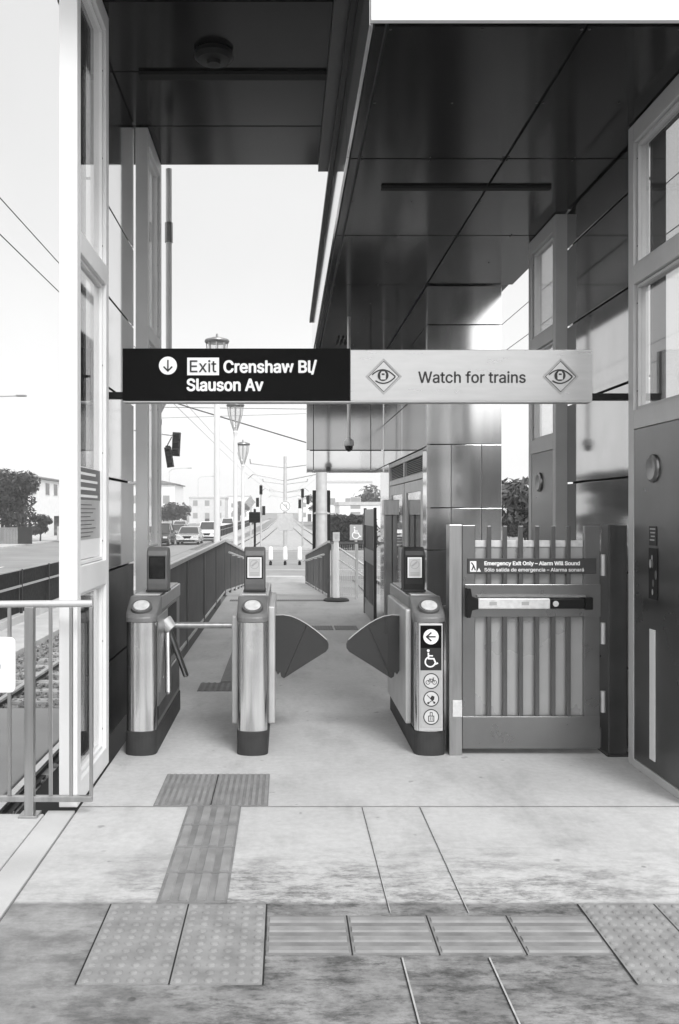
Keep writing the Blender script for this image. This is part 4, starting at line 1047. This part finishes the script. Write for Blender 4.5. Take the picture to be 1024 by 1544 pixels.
def ocs_pole(y, label, H, signs=False):
    t = thing('wire_pole', label, 'wire pole', (0, y, -1.1), 'overhead wire poles between the tracks')
    mb = MB(); mb.cyl((0, y, -1.1), (0, y, H), .17, .12, 14); mb.build('mast', 'galvanised', t, smooth=True)
    for s in (-1, 1):
        mb = MB(); mb.tube([(0, y, H-.9), (s*2.7, y, H-.55)], .035, 8); mb.tube([(0, y, H-1.9), (s*2.5, y, H-1.4), (s*2.9, y, H-1.75)], .03, 8); mb.cyl((s*2.7, y, H-.6), (s*2.75, y, H-.2), .04, n=8)
        mb.build('bracket_arm', 'dull_steel', t)
    if signs:
        mb = MB(); mb.cyl((0, y-.2, 2.05), (0, y-.17, 2.05), .44, n=28); sgn_ = mb.build('round_sign', 'letter_white', t)
        mb = MB(); mb.ring(0, 2.05, .37, .07, y-.205); mb.ribbon([(-.26, 2.31), (.26, 1.79)], .07, y-.206); mb.ribbon([(.12, 1.85), (.12, 2.15), (-.12, 2.15)], .07, y-.2055); mb.build('prohibition_mark', 'decal_grey', sgn_, fix=False)
        mb = MB(); mb.box(-.62, .62, y-.2, y-.17, .15, 1.45); mb.build('notice_board', 'galvanised', t, bevel=.02)
    return t
ocs_pole(71, 'nearest pole between the tracks, carrying a round sign', 5.95, True)
ocs_pole(112, 'second pole between the tracks, just behind the first', 5.9)
ocs_pole(160, 'farthest pole between the tracks, near the vanishing rails', 5.9)

# ------------------------------------------------------------------ traffic signals
def signal_head(mb, c, tilt, k=1.0):
    """housing with three visored lamps, facing the viewer"""
    m = Matrix.Rotation(tilt, 3, 'Y')
    def pts(x0, x1, y0, y1, z0, z1):
        q = MB(); q.box(x0*k, x1*k, y0*k, y1*k, z0*k, z1*k); return [m @ Vector(v) + Vector(c) for v in q.v], q.f
    mb.add(*pts(-.2, .2, -.12, .12, -.6, .6)); 
    for i in (-1, 0, 1): mb.add(*pts(-.16, .16, -.36, -.12, i*.38+.08, i*.38+.15)); mb.add(*pts(-.17, -.14, -.34, -.12, i*.38-.12, i*.38+.12)); mb.add(*pts(.14, .17, -.34, -.12, i*.38-.12, i*.38+.12))
ts = thing('traffic_signal', 'mast arm traffic signal with dark heads hanging beside the left screen', 'traffic signal', (-9.6, 46, -1))
mb = MB(); mb.cyl((-9.6, 46, -1), (-9.6, 46, 6.2), .13, .1, 14); mb.tube([(-9.6, 46, 5.6), (-7.6, 46, 5.75), (-5.35, 46, 5.45)], .06, 10); mb.build('mast', 'galvanised', ts, smooth=True)
mb = MB(); signal_head(mb, (-5.50, 45.9, 5.02), R(3)); mb.build('signal_head', 'black_plastic', ts, bevel=.01)
mb = MB(); signal_head(mb, (-5.82, 45.6, 4.35), R(-9), .85); mb.build('signal_head', 'black_plastic', ts, bevel=.01)
mb = MB(); mb.tube([(-5.75, 46.05, 5.4), (-6.0, 46, 4.9), (-5.9, 45.7, 4.6)], .03, 6); mb.box(-6.05, -5.8, 45.9, 45.95, 4.75, 4.95); mb.build('hanger', 'black_plastic', ts)
def far_signal(x, y, zs, label, H):
    t = thing('traffic_signal', label, 'traffic signal', (x, y, -1), 'small distant traffic signals')
    mb = MB(); mb.cyl((x, y, -1), (x, y, H), .07, .05, 8); mb.build('post', 'galvanised', t)
    for z, dx_ in zs:
        mb = MB(); signal_head(mb, (x+dx_, y-.15, z), 0, .55); mb.build('signal_head', 'black_plastic', t)
far_signal(-1.75, 66, [(3.2, 0), (2.3, -.25), (1.7, .2)], 'far signal post left of the wire pole with stacked heads', 3.6)
far_signal(1.3, 68, [(3.0, 0), (2.2, -.2), (2.5, .4)], 'far signal post right of the wire pole, beside the column', 3.4)
far_signal(-3.6, 96, [(2.8, 0), (1.6, .4)], 'small far signal post among the distant clutter', 3.2)
rsn = thing('road_sign', 'small pale diamond sign on a post near the walk signal', 'sign', (-2.3, 60, -1))
mb = MB(); mb.cyl((-2.3, 60, -1), (-2.3, 60, 2.7), .03, n=8); mb.build('post', 'galvanised', rsn)
mb = MB(); mb.prism([(-2.3, 1.85), (-1.95, 2.25), (-2.3, 2.65), (-2.65, 2.25)], 'y', 59.94, 59.96); mb.build('plate', 'sign_steel', rsn)
mb = MB(); mb.ring(-2.3, 2.25, .17, .04, 59.93, 20); mb.build('mark', 'decal_grey', rsn, fix=False)

# far tall road lamps
def road_lamp(x, y, H, reach, label):
    t = thing('road_lamp', label, 'street lamp', (x, y, -1), 'tall thin road lamps')
    mb = MB(); mb.tube([(x, y, -1), (x, y, H-.6), (x+reach*.15, y, H-.15), (x+reach*.5, y, H), (x+reach, y, H+.05)], .06, 8); mb.build('pole', 'galvanised', t)
    mb = MB(); mb.box(x+reach-.35, x+reach+.35, y-.12, y+.12, H-.03, H+.09); mb.build('lamp_head', 'dull_steel', t, bevel=.03)
road_lamp(-20.6, 50, 14.5, 4.2, 'tall thin road lamp whose arm pokes past the white screen')
road_lamp(-21, 62, 9.5, 3.0, 'road lamp with a faint arm at the left picture edge')
road_lamp(-20.4, 160, 9.3, 3.6, 'distant road lamp nearer the far left screen')
road_lamp(-20.6, 215, 10.0, 3.6, 'distant road lamp farther along, by the nearest lamp post')

# ------------------------------------------------------------------ cars
def make_car(label, paint, kind='sedan'):
    t = thing('parked_car' if False else 'car', label, 'car', (0, 0, 0), 'cars waiting on the road')
    w = .9; suv = kind == 'suv'
    H = 1.72 if suv else 1.42; belt = 1.0 if suv else .88; L = 4.6
    # nose at -L/2 (towards the viewer)
    low = [(-2.3, .38), (-2.28, .62), (-2.15, .74), (-1.3, belt-.03), (-.95, belt), (1.75, belt+.02), (2.22, belt-.06), (2.3, .6), (2.27, .35), (1.9, .22), (-2.1, .22)]
    mb = MB()
    secs = [(-w, .88), (-w*.97, 1.0), (w*.97, 1.0), (w, .88)]
    n = len(low); vs = []
    for x, k in secs:
        vs += [(x, y_*(.985 if k < 1 else 1), .22 + (z-.22)*(.93 if k < 1 else 1.0)) for y_, z in low]
    fs = [(a*n+i, a*n+(i+1) % n, (a+1)*n+(i+1) % n, (a+1)*n+i) for a in range(3) for i in range(n)] + [tuple(range(n))[::-1], tuple(range(3*n, 4*n))]
    mb.add(vs, fs); mb.build('body', paint, t, bevel=.06, seg=3)
    # cabin: glass house with roof
    cab = [(-.98, belt-.02), (-.30, H-.03), (1.0 if not suv else 1.7, H-.03), (1.80 if not suv else 2.05, belt)]
    mb = MB(); wt = w*.74
    def cabv(s, inset): return [(s*(w*.93), cab[0][0], cab[0][1]), (s*wt, cab[1][0], cab[1][1]), (s*wt, cab[2][0], cab[2][1]), (s*(w*.93), cab[3][0], cab[3][1])]
    vs = cabv(-1, 0) + cabv(1, 0)
    mb.add(vs, [(0,1,2,3),(7,6,5,4),(0,4,5,1),(2,6,7,3),(1,5,6,2)]); mb.build('window_band', 'window_dark', t, bevel=.03)
    mb = MB(); mb.add([(-wt-.02, cab[1][0]-.06, H-.05), (wt+.02, cab[1][0]-.06, H-.05), (wt+.02, cab[2][0]+.08, H-.05), (-wt-.02, cab[2][0]+.08, H-.05), (-wt+.05, cab[1][0]+.05, H), (wt-.05, cab[1][0]+.05, H), (wt-.05, cab[2][0], H), (-wt+.05, cab[2][0], H)],
                      [(0,3,2,1),(4,5,6,7),(0,1,5,4),(1,2,6,5),(2,3,7,6),(3,0,4,7)])
    for s in (-1, 1):
        mb.bar((s*w*.93, cab[0][0]-.01, cab[0][1]+.02), (s*(wt+.005), cab[1][0]-.02, cab[1][1]), .06, .05)
        mb.bar((s*(w*.93+.0), .35, belt), (s*(wt+.01), .35, H-.04), .05, .06); mb.bar((s*w*.93, cab[3][0]+.01, cab[3][1]), (s*(wt+.005), cab[2][0]+.02, H-.04), .06, .08)
    mb.build('roof', paint, t, bevel=.02)
    for s in (-1, 1):
        for y_ in (-1.4, 1.42):
            q = MB(); q.cyl((s*.70, y_, .33), (s*.91, y_, .33), .33, n=20); wh = q.build('wheel', 'tyre', t, bevel=.03)
            q = MB(); q.cyl((s*.905, y_, .33), (s*.922, y_, .33), .21, n=16); q.build('rim', 'galvanised', wh)
        q = MB(); q.box(s*.5, s*.83, -2.325, -2.17, .60, .74); q.build('headlight', 'lens_white', t, bevel=.03)
        q = MB(); q.box(s*.93, s*1.07, -.75, -.6, belt-.02, belt+.13); q.build('mirror', paint, t, bevel=.03)
    q = MB(); q.prism([(-.36, .70), (.36, .70), (.2, .5), (-.2, .5)], 'y', -2.335, -2.2); q.build('grille', 'black_plastic', t)
    q = MB(); q.box(-.62, .62, -2.335, -2.2, .27, .39); q.build('bumper_intake', 'black_plastic', t, bevel=.02)
    q = MB(); q.box(-.16, .16, -2.345, -2.336, .42, .5); q.build('number_plate', 'letter_white', t)
    return t
c1 = make_car('silver sedan at the front of the waiting cars, dark vee grille', 'car_silver'); c1.location = (-7.75, 74, -1)
c2 = make_car('white sport utility car stopped beside the silver sedan', 'car_white', 'suv'); c2.location = (-7.05, 84, -1)
c3 = make_car('pale sedan following behind the dark pickup-like car', 'car_grey'); c3.location = (-10.4, 88, -1)
c4 = make_car('dark car half hidden by the far left screen', 'car_dark', 'suv'); c4.location = (-9.75, 71, -1)
for i, (x, y_, src, lab) in enumerate([(-13.6, 118, c1, 'small silver car far down the road behind the others'), (-8.2, 130, c2, 'small white car far down the road beside the dark fence'),
                                      (4.9, 74, c2, 'white parked car seen above the mesh fence'), (7.2, 78, c4, 'dark parked car seen through the fence gap by the column'), (9.5, 76, c1, 'silver parked car near the building door edge')]):
    dup(src, (x, y_, -1), label=lab, group='cars waiting on the road' if i < 2 else 'cars parked beyond the crossing', rotz=0 if i < 2 else R(75))

# ------------------------------------------------------------------ trees, hedges
def tree(loc, H, rx, rz, zc_, n, label, seed, leaf='leaf', size=.22, name='tree', group=None, lobes=9):
    rs = random.Random(seed)
    t = thing(name, label, 'tree', loc, group)
    L = Vector(loc)
    mb = MB(); top = zc_ * .8
    mb.cyl(L, L + Vector((.05, .03, top)), .05*H*.5, .03*H*.5, 10)
    ends = []
    for i in range(lobes):
        q = 2*math.pi*i/lobes + rs.uniform(-.3, .3); rr = rs.uniform(.35, .85)
        e = Vector((rx*rr*math.cos(q), rx*rr*math.sin(q), zc_ + rz*rs.uniform(-.65, .75))); ends.append((e, rs.uniform(.32, .55)*rx))
        s0 = Vector((.03, .02, top*rs.uniform(.55, 1))); mid = (s0 + e)*.5 + Vector((0, 0, -.06*H))
        mb.cyl(L+s0, L+mid, .016*H, .010*H, 6); mb.cyl(L+mid, L+e, .010*H, .004*H, 6)
    ends.append((Vector((0, 0, zc_+rz*.55)), rx*.5)); ends.append((Vector((0, 0, zc_)), rx*.62))
    mb.build('trunk', 'bark', t)
    mb = MB()
    for i in range(n):
        e, r = ends[rs.randrange(len(ends))]
        d = Vector((rs.gauss(0, 1), rs.gauss(0, 1), rs.gauss(0, 1))).normalized() * r * (rs.random()**.38)
        p = L + e + Vector((d.x, d.y, d.z*.75))
        nn = (d.normalized() + Vector((rs.uniform(-.9, .9), rs.uniform(-.9, .9), rs.uniform(-.4, 1)))).normalized()
        u = nn.orthogonal().normalized(); u = Matrix.Rotation(rs.random()*6.28, 3, nn) @ u; v = nn.cross(u)
        s = size * (rs.uniform(.35, .8) if rs.random() < .6 else rs.uniform(.8, 1.5))
        mb.add([p - u*s, p - v*s*.42 + nn*s*.1, p + u*s, p + v*s*.42 + nn*s*.1], [(0, 1, 2, 3)])
    mb.build('crown', leaf, t, fix=False)
    return t
# big dark tree across the road, smaller bush beside it
tree((-24.3, 78, -1), 6.2, 3.1, 2.4, 3.5, 12000, 'large dark round tree across the road behind the garden fence', 11, size=.2, lobes=14)
tree((-20.75, 77, -1), 3.0, 1.05, .95, 1.55, 3000, 'small dark bushy tree between the large tree and house door', 12, size=.13)
tree((8.3, 31, -1), 4.6, 1.6, 1.3, 2.5, 4200, 'leafy dark tree seen in the gap right of the station building', 13, leaf='leaf_pale', size=.15)
tree((-17.4, 140, -1), 3.6, 2.6, 1.1, 2.6, 1800, 'low dark street tree above the waiting cars', 14, size=.35)
for i, (x, y_, s) in enumerate([(-22.6, 24, 1.15), (-23.5, 38, .95), (-22.4, 52, 1.05)]):
    tree((x, y_, -1), 6*s, 2.6*s, 2.0*s, 3.9*s, 2600, ['broad street tree across the road, nearest of the row', 'smaller street tree across the road, middle of the row', 'street tree across the road, last before the large dark tree'][i], 20+i, size=.3, group='street trees across the road')
for i, (x, y_, s) in enumerate([(-25, 175, 1.2), (-19, 230, 1.0), (12, 130, 1.0), (16, 165, 1.3), (7.6, 190, 1.1), (-12.5, 260, 1.0)]):
    tree((x, y_, -1), 6*s, 2.6*s, 2.0*s, 3.7*s, 700, ['distant tree beside the pale shop on the road', 'distant tree at the far road end', 'distant tree beyond the parked cars', 'taller distant tree behind the white block on the right', 'distant tree close to the far rails on the right', 'faint tree near the vanishing road'][i], 30+i, size=.5, leaf='leaf_pale', group='distant trees')
hg = MB(); rs = random.Random(4)
for i in range(5200):
    p = Vector((rs.uniform(2.3, 6.4), rs.uniform(63.5, 65.0), -1 + 2.2*rs.random()**.8 + .2*math.sin(i)))
    u = Vector((rs.gauss(0, 1), rs.gauss(0, 1), rs.gauss(0, 1))).normalized(); v = u.orthogonal().normalized(); s = rs.uniform(.1, .24)
    hg.add([p-u*s, p-v*s*.5, p+u*s, p+v*s*.5], [(0, 1, 2, 3)])
tag(hg.build('hedge', 'hedge_dark', fix=False), 'clipped dark hedge beyond the crossing behind the column', 'hedge')

# ------------------------------------------------------------------ houses and far buildings
def house(x, y_, w, d, h, label, wallm='stucco', roof='hip', wins=(), door=None, group=None, cat='building', name='house'):
    t = thing(name, label, cat, (x, y_, -1), group)
    z0 = -1.1; z1 = z0 + h
    mb = MB(); mb.box(x-w/2, x+w/2, y_-d/2, y_+d/2, z0, z1); mb.build('wall', wallm, t)
    mb = MB(); o = .35
    if roof == 'hip':
        r = .9
        mb.add([(x-w/2-o, y_-d/2-o, z1), (x+w/2+o, y_-d/2-o, z1), (x+w/2+o, y_+d/2+o, z1), (x-w/2-o, y_+d/2+o, z1), (x, y_-d/4, z1+r), (x, y_+d/4, z1+r)], [(0,1,4),(1,2,5,4),(2,3,5),(3,0,4,5),(0,3,2,1)])
        mb.box(x-w/2-o, x+w/2+o, y_-d/2-o, y_+d/2+o, z1-.14, z1-.005)
    else:
        mb.box(x-w/2-.12, x+w/2+.12, y_-d/2-.12, y_+d/2+.12, z1-.25, z1+.12)
    mb.build('roof', 'roof_tile' if roof == 'hip' else 'galvanised', t)
    for face, a, zb, ww, hh in wins:
        if face == 'front':
            q = MB(); q.box(x+a-ww/2-.06, x+a+ww/2+.06, y_-d/2-.05, y_-d/2+.02, zb-.06, zb+hh+.06); f = q.build('window', 'galvanised', t)
            q = MB(); q.box(x+a-ww/2, x+a+ww/2, y_-d/2-.06, y_-d/2-.052, zb, zb+hh); q.box(x+a-.03, x+a+.03, y_-d/2-.075, y_-d/2-.061, zb, zb+hh); q.build('pane', 'window_far_faded' if y_ > 100 else 'window_dark', f)
        else:
            q = MB(); q.box(x+w/2-.02, x+w/2+.05, y_+a-ww/2-.06, y_+a+ww/2+.06, zb-.06, zb+hh+.06); f = q.build('window', 'galvanised', t)
            q = MB(); q.box(x+w/2+.052, x+w/2+.06, y_+a-ww/2, y_+a+ww/2, zb, zb+hh); q.build('pane', 'window_dark', f)
    if door:
        face, a, ww, hh = door
        q = MB()
        if face == 'side': q.box(x+w/2-.02, x+w/2+.04, y_+a-ww/2, y_+a+ww/2, -1.05, -1.05+hh)
        else: q.box(x+a-ww/2, x+a+ww/2, y_-d/2-.04, y_-d/2+.02, -1.05, -1.05+hh)
        q.build('door', 'window_dark', t)
    return t
house(-31, 103, 10, 34, 6.3, 'white two-storey house with tiled roof beside the dark tree', wins=[('side', -3.7, 3.5, 1.5, 1.2), ('side', -.2, 3.5, 1.5, 1.2), ('side', -9, 3.5, 1.5, 1.2), ('side', 6, 3.5, 1.5, 1.2)], door=('side', .8, 3.2, 2.2))
gf = thing('garden_fence', 'weathered board fence in front of the large dark tree', 'fence', (-23, 70, -1))
mb = MB()
for i in range(60): mb.box(-27.5+.115*i, -27.5+.115*i+.10, 70, 70.03, -.86, .42)
mb.build('boards', 'ground_grey', gf)
mb = MB(); mb.box(-20.6, -18.9 -.6, 70.0, 70.06, -.86, .46); mb.build('gate_panel', 'charcoal', gf)
bx = MB(); bx.box(-19.6, -18.5, 78, 79, -.9, .35); tag(bx.build('utility_box', 'pale_concrete', bevel=.04), 'pale square cabinet on the pavement by the house door', 'cabinet')
far = [(-27, 40, 9, 10, 6.5, 'stucco_grey', 'hip', 'grey house across the road behind the street trees'), (-28, 20, 10, 12, 7.5, 'stucco', 'flat', 'tall flat roofed block across the road, reflected in the panels'),
       (-26.5, 56, 8, 9, 5.2, 'stucco', 'hip', 'low white house across the road behind the last street tree'),
       (-21.5, 150, 8, 12, 7.2, 'stucco', 'hip', 'white gabled building at the road end above the cars'), (-30, 165, 12, 14, 6.4, 'stucco', 'flat', 'long pale shop front far along the road'),
       (-17.5, 210, 8, 12, 6.0, 'stucco_grey', 'flat', 'grey far building near the middle lamp post'), (-14, 280, 7, 12, 7.5, 'stucco', 'flat', 'pale far block near the vanishing road'),
       (9.5, 105, 7, 10, 3.7, 'stucco', 'flat', 'white low block beyond the parked cars'), (19, 120, 10, 12, 7.0, 'stucco_grey', 'flat', 'grey far block right of the column'),
       (12, 180, 9, 14, 8.5, 'stucco', 'flat', 'tall pale far building behind the column'), (6.8, 260, 6, 12, 6.5, 'stucco', 'flat', 'small pale far building beside the rails')]
for x, y_, w, d, h, wm, rf, lab in far:
    ws = []
    k = max(2, int(w/2.4))
    for fl in range(2):
        for i in range(k): ws.append(('front', -w/2 + w*(i+.5)/k, .2 + 2.8*fl if h > 5.6 else .4 + 1.6*fl, 1.0, 1.2))
    if x < -20 and y_ < 70:
        for fl in range(2):
            for i in range(3): ws.append(('side', -d/2 + d*(i+.5)/3, .3 + 2.8*fl, 1.1, 1.2))
    house(x, y_, w, d, h, lab, wm, rf, ws, ('front', 0, 1.0, 2.1), 'buildings along the road', name='far_building' if y_ > 100 else 'house')
SC.render.film_transparent = False
# ------------------------------------------------------------------ unseen street behind the viewer, added to darken reflections in the panels
for x, y_, w, d, h, wm, rf, lab in [(19, -44, 12, 12, 8.5, 'stucco_grey', 'flat', 'added grey block behind the viewer, mirrored in the building front'), (34, -30, 10, 12, 6.0, 'stucco', 'hip', 'added pale tiled house behind the viewer on the right street'),
                                    (-27, -38, 12, 12, 7.0, 'stucco_grey', 'flat', 'added grey shop block behind the viewer across the road')]:
    ws = []
    for fl in range(2):
        for i in range(4): ws.append(('front', -w/2 + w*(i+.5)/4, .3 + 2.9*fl, 1.2, 1.3))
    house(x, y_, w, d, h, lab, wm, rf, ws, None, 'buildings along the road')
for i, (x, y_, s_, lab) in enumerate([(10.5, -26, 1.15, 'added street tree behind the viewer, nearest on the right street'), (14.5, -34, 1.35, 'added taller street tree behind the viewer before the grey block'),
                                 (9.5, -46, 1.2, 'added street tree far behind the viewer beside the grey block'), (-22.5, -22, 1.1, 'added street tree behind the viewer across the road')]):
    tree((x, y_, -1), 6*s_, 2.6*s_, 2.1*s_, 3.9*s_, 2200, lab, 60+i, size=.36, leaf='leaf_pale', group='added street trees behind the viewer')

# ------------------------------------------------------------------ pale city air
hm = bpy.data.materials.new('city_haze'); hm.use_nodes = True
hn = hm.node_tree.nodes; hn.clear(); ho = hn.new('ShaderNodeOutputMaterial'); hv = hn.new('ShaderNodeVolumePrincipled')
hv.inputs['Density'].default_value = .0012; hv.inputs['Color'].default_value = (1, 1, 1, 1); hv.inputs['Anisotropy'].default_value = 0.0
hm.node_tree.links.new(hv.outputs[0], ho.inputs['Volume']); M['city_haze'] = hm
mb = MB(); mb.box(-60, 75, -60, 460, -2.3, 18); tag(mb.build('haze', 'city_haze'), kind='stuff')
